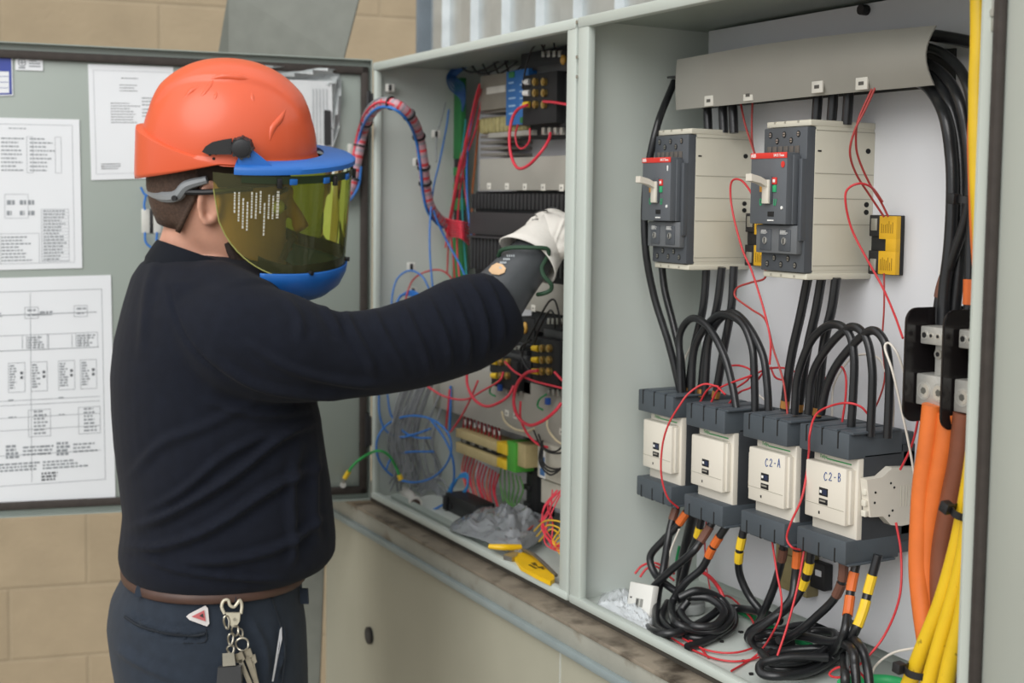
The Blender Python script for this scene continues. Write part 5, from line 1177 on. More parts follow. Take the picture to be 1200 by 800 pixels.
# collar: a folded knit band that rises at the nape and falls to the front
cm = MB(); cr_ = []
top = [(192, 272), (330, 322)]
for h, g in ((-.034, 1.20), (-.020, 1.17), (.004, 1.03), (.013, .97), (.012, .93), (-.014, .94)):
    c = at(259, 309, D=2.145); r = []
    ax, bx = .090*g, .084*g
    for k in range(40):
        t = 2*pi*k/40; x = ax*cos(t); y = bx*sin(t)
        r.append(c+U*(x-.01)+Wd*y+UP*(-.36*x-.006+h+(-.012 if abs(t-pi) > 2.2 else 0)))
    cr_.append(r)
cm.loft(cr_, caps=False, closed=True); cm.build('collar', NAVYC, person, world=True, ang=60)
# white undershirt edge at the throat
MB().tube([at(338, 322, D=2.13), at(345, 330, D=2.12), at(352, 340, D=2.13)], .008, 10, sub=3).build('undershirt', pbr('white_cotton', 'D6D3CF', .8), person, world=True, fix=False)
# ---------------------------------------------------------------- trousers, belt
tr = MB()
trs = [(655, 152, 352, .158), (672, 147, 352, .162), (700, 133, 353, .170), (730, 129, 357, .176), (765, 133, 359, .178), (800, 139, 360, .176), (835, 150, 356, .165)]
tr.loft([body_ring(*t_) for t_ in trs])
for s in (1, -1): tr.tube(leg_pts(s)[:4]+[V((leg_pts(s)[4].x, leg_pts(s)[4].y, GND+.05))-U*.012], [.112, .104, .090, .088, .092], 24, sub=4)
trousers = remesh(tr, 'trousers', DENIM, .0062, 6, person)
fold(trousers, [([(145, 716), (180, 734), (225, 741), (243, 737)], 4, .005), ([(150, 728), (185, 742), (225, 748), (240, 746)], 3.5, -.004), ([(135, 760), (170, 780), (215, 800)], 9, .004), ([(240, 736), (238, 755)], 3, .002), ([(330, 730), (332, 760), (322, 800)], 4, .004), ([(290, 720), (310, 760), (312, 800)], 8, .003)])
bl = MB(); br_ = []
for py in (661, 663, 670.5, 672.5):
    g = .006 if py in (663, 670.5) else .003; R0 = body_ring(py, 148, 353.5, .166, tilt=-.02); c = sum(R0, V((0, 0, 0)))/len(R0)
    br_.append([p+(p-c).normalized()*g for p in R0])
bl.loft(br_, caps=False); bl.build('belt', LEATHER, person, world=True, ang=60)
def surf(px, py, off=.003, obj=None):
    """point on the trousers (or shirt) under a pixel"""
    obj = obj or trousers; d = (at(px, py, D=1)-CAM).normalized()
    ok, loc, nor, i = obj.ray_cast(CAM, d)
    return (loc+nor*off, nor) if ok else (at(px, py, D=2.0), -FWD)
bpy.context.view_layer.update()
for x0, y0, x1, y1 in ((174, 672, 168, 700), (271, 684, 270, 704), (349, 690, 350, 708)):
    p = [surf(x0+(x1-x0)*k/3, y0+(y1-y0)*k/3, .009)[0] for k in range(4)]
    w_ = RIGHT*.0065; MB().loft([[a-w_, a+w_, a+w_+FWD*.005, a-w_+FWD*.005] for a in p]).build('belt_loop', DENIM, person, world=True, ang=30)
def decal(name, mat, pts, off, parent=person, thick=.0012, obj=None):
    P = [surf(x, y, off, obj)[0] for x, y in pts]; Q = [p-FWD*thick for p in P]
    return MB().loft([P, Q]).build(name, mat, parent, world=True, flat=True)
pk = decal('triangular_patch', pbr('patch_white', 'C9C4C2', .6), [(219, 722), (222, 719), (241, 709), (244, 712), (245.5, 730), (243, 733), (223, 726)], .003)
MB().loft([[surf(x, y, .0048)[0] for x, y in ((225, 722), (239.5, 714.5), (241, 727.5))], [surf(x, y, .0052)[0] for x, y in ((225, 722), (239.5, 714.5), (241, 727.5))]]).build('red_triangle', pbr('patch_red', 'B5575A', .6), pk, world=True, flat=True)
MB().loft([[surf(x, y, .0054)[0] for x, y in ((234, 721), (238, 718), (239, 723.5))], [surf(x, y, .0058)[0] for x, y in ((234, 721), (238, 718), (239, 723.5))]]).build('patch_mark', BLK, pk, world=True, flat=True)
def seam(pts, r=.0012, mat=None): 
    return MB().tube([surf(x, y, .001)[0] for x, y in pts], r, 6, sub=3).build('stitching', mat or pbr('dark_navy_thread', '161D26', .8), person, world=True, fix=False)
seam([(147, 722), (165, 733), (195, 741), (225, 744), (240, 742)], .0022); seam([(241, 737), (240, 752), (215, 753)], .0008); seam([(318, 700), (326, 725), (334, 760), (330, 800)], .0016)
MB().loft([[surf(x, y, .006)[0] for x, y in ((328, 734), (331, 748), (325, 775), (318, 798))], [surf(x, y, .006)[0] for x, y in ((324, 738), (324, 756), (320, 780), (315, 798))]], caps=False).build('pocket_lining', pbr('pocket_white', 'BDBEC2', .7), person, world=True, flat=True)
for s in (1, -1):
    q = leg_pts(s)[4]; z = GND; rings = []
    for x, hw, h in ((-.07, .030, .06), (-.055, .038, .10), (-.02, .041, .115), (.03, .043, .10), (.09, .048, .07), (.15, .047, .058), (.19, .034, .045), (.205, .015, .03)):
        c = V((q.x, q.y, z))+U*x; r = []
        for k in range(16):
            t = 2*pi*k/16; r.append(c+Wd*hw*cos(t)+UP*(h/2+h/2*max(-1, min(1, sin(t)*1.25))))
        rings.append(r)
    MB().loft(rings).build('boot', BOOT, person, world=True, ang=50)
# ---------------------------------------------------------------- gloves
RUB = pbr('dark_grey_rubber', '4A4D50', .42, 0, .08, 25, .05, 200); LEA = pbr('white_glove_leather', 'DEDAD2', .65, 0, .05, 18, .25, 160, dirt=('9A938A', .62, .8, 22)); GST = pbr('green_strap', '24442F', .6)
g0, g1 = DP(580, 352, 2.195), DP(634, 288, 2.245)
gx = (g1-g0).normalized(); 
gm = MB(); gm.tube([g0-gx*.02, g0, g0+gx*.012, g0.lerp(g1, .5), g1, g1+gx*.02], [.052, .0505, .0485, .042, .0365, .034], 32, sub=4)
rub = gm.build('rubber_gauntlet', RUB, person, world=True, ang=60, fix=False)
MB().tube([g0-gx*.004, g0+gx*.003], .0535, 32).build('cuff_bead', RUB, person, world=True, fix=False)
bpy.context.view_layer.update()
o_ = decal('tan_label', pbr('tan_label', 'D8B48C', .6), [(573, 318), (577, 312), (583, 309), (589, 310.5), (593, 315), (591, 320.5), (584, 323), (577, 322)], .0022, rub, .0003, rub)
m = MB()
for y0, xs_ in ((313, ((585, 591),)), (307, ((586, 594),)), (303, ((590, 598),)), (299, ((594, 604),))):
    for x0, x1 in xs_:
        for k in range(4):
            xa = x0+(x1-x0)*k/4; p = [surf(x, y, .001, rub)[0] for x, y in ((xa, y0), (xa+1.3, y0-.4), (xa+1.6, y0+2.0), (xa+.3, y0+2.4))]
            m.add(p+[q-FWD*.0005 for q in p], [(0, 1, 2, 3), (7, 6, 5, 4)])
m.build('white_print', pbr('pale_print', 'AEB4B8', .6), rub, world=True, flat=True)
# leather protector: palm, five fingers curled over the inside of the divider, flared cuff
lg = MB()
k0, k1 = DP(633, 256, 2.262), DP(670, 270, 2.225)               # knuckle line
wr = DP(627, 297, 2.245)
ka = (k1-k0).normalized(); hx = ((k0+k1)/2-wr).normalized(); nrm = hx.cross(ka).normalized()
if nrm.dot(FWD) < 0: nrm = -nrm                                  # palm side looks into the box
rings = []
for s, hw, th in ((-.25, .038, .036), (.0, .037, .034), (.35, .046, .036), (.7, .051, .033), (1.0, .050, .029), (1.16, .044, .024), (1.26, .034, .016)):
    c = wr.lerp((k0+k1)/2, s); rings.append([c+ka*hw*cos(t)+nrm*(th*sin(t)+.004) for t in [2*pi*k/24 for k in range(24)]])
lg.loft(rings)
for k in range(4):
    b0 = k0.lerp(k1, .08+.29*k)+nrm*.004; ln = (.070, .080, .076, .062)[k]
    lg.tube([b0-hx*.012, b0+hx*.010+nrm*.006, b0+hx*.018+nrm*(.010+ln*.40), b0+hx*.004+nrm*(.012+ln*.75), b0-hx*.014+nrm*(.010+ln*.86)], [.0135, .0145, .0135, .0125, .0105], 14, sub=4)
tb = wr+hx*.020+ka*.036
lg.tube([tb, tb+hx*.022+ka*.016+nrm*.012, tb+hx*.042+ka*.014+nrm*.036, tb+hx*.050+ka*.004+nrm*.052], [.017, .0155, .014, .0115], 14, sub=4)
glove = remesh(lg, 'leather_glove', LEA, .0032, 4, person)
fold(glove, [([(622, 268), (632, 278), (640, 292)], 3, .0025), ([(648, 292), (655, 272), (664, 252)], 3, .003), ([(630, 250), (634, 262), (632, 274)], 4, .002), ([(640, 300), (650, 285), (658, 262)], 4, -.002)])
cf = MB(); cr2 = []
e1 = gx.cross(FWD).normalized(); e2 = gx.cross(e1).normalized(); 
for s, r, wv in ((.10, .036, 0), (.04, .041, .1), (-.016, .048, .5), (-.044, .055, 1)):
    c = g1+gx*(s*.5-.004); ring = []
    for k in range(36):
        t = 2*pi*k/36; rr = r*(1+.10*wv*sin(3*t+.6)); ring.append(c+e1*rr*cos(t)+e2*rr*sin(t)-gx*(.016*wv*(abs(cos(t))**2)))
    cr2.append(ring)
cf.loft(cr2, caps=False); co_ = cf.build('flared_cuff', LEA, glove, world=True, ang=60); co_.modifiers.new('s', 'SOLIDIFY').thickness = .0022
bpy.context.view_layer.update()
sp = [DP(x, y, d) for x, y, d in ((584, 300, 2.205), (588, 293, 2.195), (602, 290, 2.185), (622, 290, 2.18), (640, 291, 2.185), (643, 297, 2.19), (639, 305, 2.195), (635, 314, 2.195), (638, 324, 2.19), (646, 333, 2.19), (645, 340, 2.195), (636, 344, 2.20), (630, 345, 2.21))]
MB().tube(sp, .0036, 8, sub=5).build('green_strap', GST, glove, world=True, fix=False)
for pts in ([(627, 249), (634, 247), (641, 247)], [(645, 243), (653, 244)], [(622, 254), (628, 252)], [(624, 258), (631, 257)]):
    MB().tube([surf(x, y, .0008, glove)[0] for x, y in pts], .0011, 6, sub=2).build('ink_mark', BLK, glove, world=True, fix=False)
# ---------------------------------------------------------------- keys on a snap hook
IVO = pbr('ivory_snap_hook', 'C9C2AE', .35, .3, .06, 60); NICK = pbr('nickel_chain', 'AFA99A', .3, .85, .1, 60)
kp = surf(270, 706, .012)[0]
keys = thing('key_chain', 'bunch of keys with ivory snap hook and black fob hanging from the belt loop', 'keys', kp)
def KP(x, y, o=.012): return surf(x, y, o)[0]
MB().tube([KP(*p) for p in ((262, 718), (259, 710), (261, 703), (266, 702), (268, 708), (272, 710), (276, 706), (279, 702), (281, 708), (280, 718))], .0024, 8, sub=4).build('snap_hook', IVO, keys, world=True, fix=False)
pp = [KP(*p, .012) for p in ((264, 716), (280, 716), (279, 726), (275, 733), (270, 732), (266, 724))]
MB().loft([pp, [p-FWD*.004 for p in pp]]).build('hook_body', IVO, keys, world=True, ang=30)
MB().cyl(KP(272, 724, .016), KP(272, 724, .018), .0022, 12).build('rivet', NICK, keys, world=True)
def link(x, y, rx, ry, r=.0016, tl=0, nm='chain_link'):
    c = KP(x, y, .014); s = 2.0/F
    MB().tube([c+RIGHT*(rx*cos(a)*cos(tl)-ry*sin(a)*sin(tl))*s+UP*(rx*cos(a)*sin(tl)+ry*sin(a)*cos(tl))*s+FWD*.002*sin(2*a) for a in [2*pi*k/18 for k in range(18)]], r, 6, closed=True).build(nm, NICK, keys, world=True, fix=False)
link(264, 728, 3, 8, .0016, .1); link(273, 738, 4, 6); link(279, 741, 2.6, 5, .0014, .3); link(268, 748, 3, 7, .0015, -.1); link(281, 754, 7.5, 7.5, .0015, 0, 'split_ring'); link(268, 760, 4, 5)
m = MB()
for (x0, y0), (x1, y1), w_ in (((284, 760), (296, 797), .004), ((290, 766), (300, 812), .0032), ((276, 764), (290, 800), .0034)):
    a, b = KP(x0, y0, .013), KP(x1, y1, .013); t_ = (b-a).normalized(); sd_ = t_.cross(FWD).normalized()
    mk = MB().loft([[a-sd_*w_*2.2, a+sd_*w_*2.2, a+t_*.012+sd_*w_*2.2, a+t_*.016, a+t_*.012-sd_*w_*2.2], [q-FWD*.002 for q in (a-sd_*w_*2.2, a+sd_*w_*2.2, a+t_*.012+sd_*w_*2.2, a+t_*.016, a+t_*.012-sd_*w_*2.2)]])
    mk.loft([[a+t_*.01-sd_*w_, a+t_*.01+sd_*w_, b+sd_*w_, b-sd_*w_], [q-FWD*.002 for q in (a+t_*.01-sd_*w_, a+t_*.01+sd_*w_, b+sd_*w_, b-sd_*w_)]]); mk.build('key', NICK, keys, world=True, flat=True)
a, b, c, d = [KP(*p, .014) for p in ((256, 778), (281, 777), (284, 822), (254, 822))]
MB().loft([[a, b, c, d], [q-FWD*.008 for q in (a, b, c, d)]]).build('black_fob', pbr('charcoal_fob', '3A3B3D', .5), keys, world=True, ang=30)
MB().loft([[KP(*p, .016) for p in ((259, 764), (271, 763), (273, 777), (259, 778))], [KP(*p, .019) for p in ((259, 764), (271, 763), (273, 777), (259, 778))]]).build('fob_clip', NICK, keys, world=True, ang=30)
# ------------------------------------------------------------------ helmet with arc-flash face shield (head frame: x forward, y left, z up)
HO = pbr('orange_helmet_shell', 'DB5B35', .38, 0, .02, 6, coat=.15); HBL = pbr('blue_helmet_bracket', '1F66B8', .42, 0, .04, 30)
hat = thing('safety_helmet', 'orange safety helmet with blue-rimmed green face shield worn by the person', 'helmet', (0, 0, 0)); hat.matrix_world = HM
hat.rotation_mode = 'XYZ'
XC, AX, AY, ZR, HT = .006, .133, .112, .088, .132
def dome(az, el, k=1.0):
    """az 0 = front; el 0..1 rim -> crown"""
    ph = el*pi/2; c = cos(ph)**.92; z = ZR+HT*sin(ph)
    x, y = AX*c*cos(az), AY*c*sin(az)
    r = 0
    if el > .25:
        yy = abs(y); e_ = min(1, (el-.25)*5)
        r += .0052*e_*(1/(1+math.exp(max(-30, min(30, (yy-.052-.010*cos(x*26))/.0016)))))                       # centre crest
    s = 1+r/.12
    return V((XC+x*s*k, y*s*k, ZR+(z-ZR)*s*k))
n1, n2 = 192, 84; rings = []
for lo in ((-.052, 1.075, 1.06), (-.044, 1.082, 1.068), (-.010, 1.072, 1.06), (-.004, 1.068, 1.056), (.0, 1.01, 1.01)):
    ring = []
    for k in range(n1):
        az = 2*pi*k/n1; back = max(0, -cos(az)); side = abs(sin(az))
        dz = lo[0]*(.16+.84*back**1.1); 
        if lo[0] < -.02: dz += -.006*math.exp(-((az-pi)/.5)**2)
        if lo[0] > -.02 and lo[0] < 0: dz += .034*back**1.3-.006
        w_ = 1+(lo[1]-1)*(.35+.65*back); v_ = 1+(lo[2]-1)*(.45+.55*back)
        ring.append(V((XC+AX*w_*cos(az), AY*v_*sin(az), ZR+dz)))
    rings.append(ring)
for j in range(1, n2): rings.append([dome(2*pi*k/n1, j/n2) for k in range(n1)])
# let the band meet the dome along a rising line at the back
for k in range(n1):
    zt = max(rings[i][k].z for i in range(4))
    for j in range(4, len(rings)):
        if rings[j][k].z < zt+.002: rings[j][k] = dome(2*pi*k/n1, max(0, min(.98, math.asin(max(0, min(1, (zt+.002-ZR)/HT)))/(pi/2))))
m = MB().loft(rings, caps=False); top = [V((XC, 0, ZR+HT+.003))]
o = len(m.v); m.v.append(tuple(top[0])); b0 = (len(rings)-1)*n1
for k in range(n1): m.f.append((b0+k, b0+(k+1) % n1, o)); m.mi.append(0)
shell = m.build('shell', HO, hat, ang=50); shell.modifiers.new('s', 'SOLIDIFY').thickness = .003
for az in (2.5, 3.78):
    pass
# small vent slots and holes on the right side
def on_shell(px, py, off=.001):
    d = (at(px, py, D=1)-CAM).normalized(); Mi = HM.inverted(); o_ = Mi @ CAM; dl = (Mi.to_3x3() @ d)
    ok, loc, nor, i = shell.ray_cast(o_, dl)
    return (loc+nor*off, nor) if ok else (Mi @ at(px, py, D=2.02), V((0, -1, 0)))
bpy.context.view_layer.update()
for pts, r in (([(216, 114), (224, 106), (234, 100)], .0028), ([(232, 116), (240, 108), (246, 100), (250, 93)], .0022), ([(247, 92), (262, 89), (280, 90), (292, 92)], .0028), ([(298, 92), (306, 96)], .0022), ([(335, 128), (328, 140), (320, 150), (316, 165)], .0028), ([(252, 100), (253, 112), (246, 122)], .0020), ([(296, 100), (296, 114), (300, 124)], .0020)):
    MB().tube([on_shell(x, y, -.0031)[0] for x, y in pts], [r*1.2]+[r*2.1]*(len(pts)-2)+[r*1.2], 12, sub=6).build('moulded_ridge', HO, shell, fix=False)
for x, y in ((246, 181), (253, 180), (250.5, 186)): p, nn = on_shell(x, y, .0); MB().cyl(p-nn*.002, p+nn*.0012, .0022, 10).build('rim_hole', HOLE, shell)
# black slider wing and pivot knob on the right side
P = [on_shell(x, y, .004)[0] for x, y in ((238, 177), (242, 171), (250, 166), (262, 163.5), (272, 162), (272, 180), (258, 180), (245, 180))]
MB().loft([P, [p+V((0, -.005, 0)) for p in P]]).build('slider_wing', BLK, hat, ang=30)
for s in (-1, 1):
    c = on_shell(284, 172, .006)[0]; c = V((c.x, s*abs(c.y), c.z))
    kn = MB().cyl(c, c+V((0, s*.016, 0)), .0165, 20, r2=.0145).cyl(c+V((0, s*.016, 0)), c+V((0, s*.018, 0)), .0135, 20, r2=.010)
    for k in range(8): a = 2*pi*k/8; kn.tube([c+V((.0155*cos(a), s*.001, .0155*sin(a))), c+V((.0145*cos(a), s*.016, .0145*sin(a)))], .0028, 6)
    kn.build('pivot_knob', pbr('knob_black', '232427', .55), hat)
# blue brim bracket: a flat half ring round the front
BXc, BA, BB, BZ = .040, .160, .134, .074
def brim_o(t): return V((BXc+BA*cos(t), BB*sin(t), BZ+.006*cos(t)))
def brim_i(t): return V((BXc+.112*cos(t)-.002, .112*sin(t), BZ+.012))
rings = []; n = 64; T0 = radians(94)
for k in range(n+1):
    t = -T0+2*T0*k/n; a, b = brim_o(t), brim_i(t)
    rings.append([a+V((0, 0, -.004)), a+V((0, 0, .003)), a.lerp(b, .12)+V((0, 0, .006)), b+V((0, 0, .003)), b+V((0, 0, -.001)), a.lerp(b, .12)+V((0, 0, -.001))])
brim = MB().loft(rings).build('blue_brim', HBL, hat, ang=40)
for s in (-1, 1):
    w0_ = [V((BXc-.006, s*.124, BZ+.003)), V((BXc+.052, s*.117, BZ+.003)), V((BXc+.012, s*.120, BZ+.034)), V((BXc-.008, s*.122, BZ+.038))]
    MB().loft([w0_, [p+V((0, s*.003, 0)) for p in w0_]]).build('side_wing', HBL, hat, ang=30)
# green shield
def glass():
    m = bpy.data.materials.new('green_arc_glass'); m.use_nodes = True; nt = m.node_tree; N = nt.nodes; N.remove(N['Principled BSDF']); out = N['Material Output']
    tr_ = N.new('ShaderNodeBsdfTransparent'); gl = N.new('ShaderNodeBsdfGlossy'); gl.inputs['Roughness'].default_value = .06; gl.inputs['Color'].default_value = (.75, .78, .7, 1)
    tc = N.new('ShaderNodeTexCoord'); nz = N.new('ShaderNodeTexNoise'); nz.inputs['Scale'].default_value = 12; nt.links.new(tc.outputs['Object'], nz.inputs[0])
    cr = N.new('ShaderNodeValToRGB'); cr.color_ramp.elements[0].color = (.50, .54, .085, 1); cr.color_ramp.elements[1].color = (.56, .59, .11, 1); nt.links.new(nz.outputs[0], cr.inputs[0]); nt.links.new(cr.outputs[0], tr_.inputs[0])
    fr = N.new('ShaderNodeFresnel'); fr.inputs[0].default_value = 1.45; mx = N.new('ShaderNodeMixShader')
    nt.links.new(fr.outputs[0], mx.inputs[0]); nt.links.new(tr_.outputs[0], mx.inputs[1]); nt.links.new(gl.outputs[0], mx.inputs[2]); hz = N.new('ShaderNodeBsdfDiffuse'); hz.inputs[0].default_value = (.55, .55, .30, 1); m2 = N.new('ShaderNodeMixShader'); m2.inputs[0].default_value = .07; nt.links.new(mx.outputs[0], m2.inputs[1]); nt.links.new(hz.outputs[0], m2.inputs[2]); nt.links.new(m2.outputs[0], out.inputs[0])
    return m
SZ0 = -.092
def sh_pt(t, v):
    """t azimuth, v 0 top .. 1 bottom"""
    a = abs(t)/radians(106); 
    zb = SZ0 if a < .5 else SZ0+(BZ-.03-SZ0)*(1-math.sqrt(max(0, 1-((a-.5)/.5)**2)))
    k = 1-.03*v
    return V((BXc+(BA-.004)*k*cos(t), (BB-.004)*k*sin(t), BZ-.004+(zb-BZ+.004)*v))
vs = []; fs = []; NA, NV = 72, 18; T1 = radians(106)
for i in range(NA+1):
    for j in range(NV+1): vs.append(sh_pt(-T1+2*T1*i/NA, j/NV))
for i in range(NA):
    for j in range(NV): a = i*(NV+1)+j; fs.append((a, a+1, a+NV+2, a+NV+1))
m = MB(); m.add(vs, fs); shield = m.build('green_face_shield', glass(), hat, ang=60)
# shield edge bead and dark band below the brim
MB().tube([sh_pt(-T1+2*T1*i/60, 1)*1.0 for i in range(61)], .0011, 6).build('shield_edge', pbr('pale_olive_edge', '9A9A55', .3), shield, fix=False)
m = MB(); vs = []; fs = []
for i in range(NA+1):
    t = -T0*.96+2*T0*.96*i/NA
    for z in (0, -.012): p = sh_pt(t, 0); vs.append(V((p.x, p.y, p.z+z))+V((p.x-BXc, p.y, 0)).normalized()*.0012)
for i in range(NA): fs.append((2*i, 2*i+1, 2*i+3, 2*i+2))
m.add(vs, fs); m.build('dark_green_band', pbr('dark_green_band', '1E2E14', .35), hat, ang=60)
for t_, nm, mt in ((-62, 'blue_tab', HBL), (-40, 'blue_tab', HBL), (-18, 'blue_tab', HBL), (-70, 'black_clip', BLK), (-33, 'black_clip', BLK), (2, 'black_clip', BLK)):
    t = radians(t_); p = sh_pt(t, 0); nn = V((p.x-BXc, p.y, 0)).normalized(); tg = V((-nn.y, nn.x, 0)); M2 = frame(p+nn*.002, tg, (0, 0, 1))
    if nm == 'blue_tab': MB().box((-.006, -.013, -.002), (.006, -.004, .002), .001, 0, M2).build(nm, mt, hat)
    else: MB().box((-.0035, -.018, -.002), (.0035, -.003, .004), .001, 0, M2).build(nm, mt, hat)
# white warning text printed on the near side (lines run downwards)
random.seed(4); m = MB()
for c in range(11):
    t = radians(-94+c*2.3); z = BZ-.026-random.random()*.022; end = z-.030-random.random()*.022; 
    while z > end:
        l = .002+random.random()*.003; ps = []
        for tt, zz in ((t, z), (t+radians(.9 if c < 10 else 1.5), z), (t+radians(.9 if c < 10 else 1.5), z-l), (t, z-l)):
            v = (BZ-.004-zz)/(BZ-.004-SZ0); k = 1-.03*v; p = V((BXc+(BA-.004)*k*cos(tt), (BB-.004)*k*sin(tt), zz)); ps.append(p+V((p.x-BXc, p.y, 0)).normalized()*.0008)
        m.add(ps, [(0, 1, 2, 3)]); z -= l+.0012
m.build('warning_print', pbr('shield_white_print', 'C9C6B6', .7), shield, flat=True)
# blue chin guard
rings = []; TC = radians(80); NC = 48
for s, k_, z in ((0, 1.0, SZ0+.012), (.0, 1.012, SZ0+.010), (.1, 1.0, SZ0-.004), (.35, .94, SZ0-.024), (.6, .82, SZ0-.040), (.8, .66, SZ0-.050), (.9, .52, SZ0-.053)):
    rings.append([V((BXc+.004+(BA-.006)*k_*cos(t)*.97, (BB-.006)*k_*sin(t), z-.006*cos(t))) for t in [-TC+2*TC*i/NC for i in range(NC+1)]])
vs = [v for r in rings for v in r]; w_ = NC+1
m = MB(); m.add(vs, [(i*w_+j, i*w_+j+1, (i+1)*w_+j+1, (i+1)*w_+j) for i in range(len(rings)-1) for j in range(NC)])
cg = m.build('blue_chin_guard', HBL, hat, ang=60); cg.modifiers.new('s', 'SOLIDIFY').thickness = .003
m = MB(); vs = []
for i in range(NA+1):
    t = -TC+2*TC*i/NA
    for v in (.87, 1.0): p = sh_pt(t, v); vs.append(p-V((p.x-BXc, p.y, 0)).normalized()*.0015)
m.add(vs, [(2*i, 2*i+1, 2*i+3, 2*i+2) for i in range(NA)]); m.build('dark_green_lower_band', pbr('dark_green_band', '1E2E14'), hat, ang=60)
for t_ in (-48, 4): 
    p = sh_pt(radians(t_), .95); nn = V((p.x-BXc, p.y, 0)).normalized(); MB().cyl(p, p+nn*.007, .0035, 10).build('guard_stud', BLK, hat)
# suspension: grey ratchet strap at the nape and dark inner band
GRS = pbr('grey_suspension_plastic', '85898C', .45)
def hp_(x, y, z): return V((x, y, z))
MB().tube([hp_(-.015, -.096, .052), hp_(-.045, -.092, .040), hp_(-.060, -.085, .022), hp_(-.085, -.060, .014), hp_(-.108, -.02, .012), hp_(-.110, .02, .012), hp_(-.085, .060, .014), hp_(-.060, .085, .022), hp_(-.015, .096, .052)], [.006, .008, .009, .0085, .009, .009, .0085, .009, .006], 8, sub=5).build('ratchet_strap', GRS, hat, fix=False)
c = hp_(-.062, -.094, .020); MB().cyl(c, c+V((-.001, -.003, 0)), .0042, 12).build('strap_hole', BLK, hat)
MB().tube([hp_(-.050, -.092, .030), hp_(-.02, -.094, .032), hp_(.01, -.094, .036), hp_(.05, -.08, .04)], .0045, 8, sub=4).build('black_headband', BLK, hat, fix=False)
m = MB(); m.loft([[V((.0+.100*cos(a), .088*sin(a), z)) for a in [2*pi*k/40 for k in range(40)]] for z in (.040, .085)], caps=False); ib = m.build('inner_band', pbr('dark_brown_foam', '33261F', .9), hat, ang=60); ib.modifiers.new('s', 'SOLIDIFY').thickness = .004
# ------------------------------------------------------------------ papers, stickers and parts on the inner face of the open door
PAPER = pbr('white_paper', 'E2E5E8', .6, 0, .015, 8); INK = pbr('grey_ink', '8D9297', .7); INKD = pbr('dark_ink', '5B5F64', .7)
def sheet(name, label, cat, cs, off=.0036, mat=None, group=None, th=.0008):
    P = [door_at(x, y, off) for x, y in cs]; c = sum(P, V((0, 0, 0)))/4
    t = thing(name, label, cat, c, group=group)
    MB().loft([P, [p+NRM*th for p in P]]).build('sheet', mat or PAPER, t, world=True, flat=True)
    def uv(u, v, o=.0004):
        a = P[0].lerp(P[1], u); b = P[3].lerp(P[2], u); return a.lerp(b, v)+NRM*(th+o)
    return t, uv
def prints(t, uv, rects, mat, name='printed_drawing'):
    m = MB()
    for u0, v0, u1, v1 in rects: m.add([uv(u0, v0), uv(u1, v0), uv(u1, v1), uv(u0, v1)], [(0, 1, 2, 3)])
    return m.build(name, mat, t, world=True, flat=True)
def frame_r(u0, v0, u1, v1, w=.003, h=.002): return [(u0, v0, u1, v0+h), (u0, v1-h, u1, v1), (u0, v0, u0+w, v1), (u1-w, v0, u1, v1)]
def txt(u0, v0, u1, n, dv, h=.006, rnd=random):
    r = []
    for k in range(n):
        u = u0; e = u0+(u1-u0)*(.55+.45*rnd.random())
        while u < e: w = .012+rnd.random()*.03; r.append((u, v0+k*dv, min(e, u+w), v0+k*dv+h)); u += w+.008
    return r
random.seed(21)
t, uv = sheet('paper_notice', 'white printed sheet taped on the door just left of the orange helmet', 'paper', ((103, 75), (203, 78.5), (206, 208), (107, 211)))
prints(t, uv, frame_r(.06, .05, .96, .95), INK, 'printed_border'); prints(t, uv, txt(.38, .11, .7, 1, .03)+txt(.36, .17, .62, 3, .025)+txt(.25, .33, .62, 8, .024)+txt(.62, .28, .78, 3, .03, .008)+txt(.62, .38, .78, 3, .03, .008), INKD); prints(t, uv, txt(.12, .86, .35, 3, .02, .008), INKD, 'title_block')
t, uv = sheet('wiring_drawing', 'upper large wiring drawing taped at the left edge of the open door', 'paper', ((-30, 137), (93, 140), (96.5, 314), (-30, 317)))
prints(t, uv, frame_r(.02, .04, .93, .96), INK, 'printed_border')
R_ = txt(.32, .065, .55, 1, .03)
for u in (.25, .52): R_ += txt(u, .13, u+.24, 9, .026, .009)+frame_r(u+.24, .12, u+.3, .36, .003)
for u in (.3, .42, .5): R_ += txt(u, .54, u+.08, 2, .07, .03)
R_ += frame_r(.28, .50, .50, .66)
prints(t, uv, R_, INK)
R2_ = frame_r(.62, .60, .88, .95)+[(.62, .60+.0215*k, .88, .6015+.0215*k) for k in range(1, 17)]+txt(.64, .608, .86, 16, .0215, .009)+txt(.25, .78, .55, 8, .022, .009)+frame_r(.24, .76, .6, .96)
prints(t, uv, R2_, INK, 'parts_table')
t, uv = sheet('wiring_drawing', 'lower largest wiring drawing taped on the door left of the navy shirt', 'paper', ((-30, 326.5), (130, 322), (135.5, 584), (-30, 596)))
prints(t, uv, frame_r(.02, .06, .93, .91)+[(.40, .07, .403, .90)], INK, 'printed_border')
R_ = []
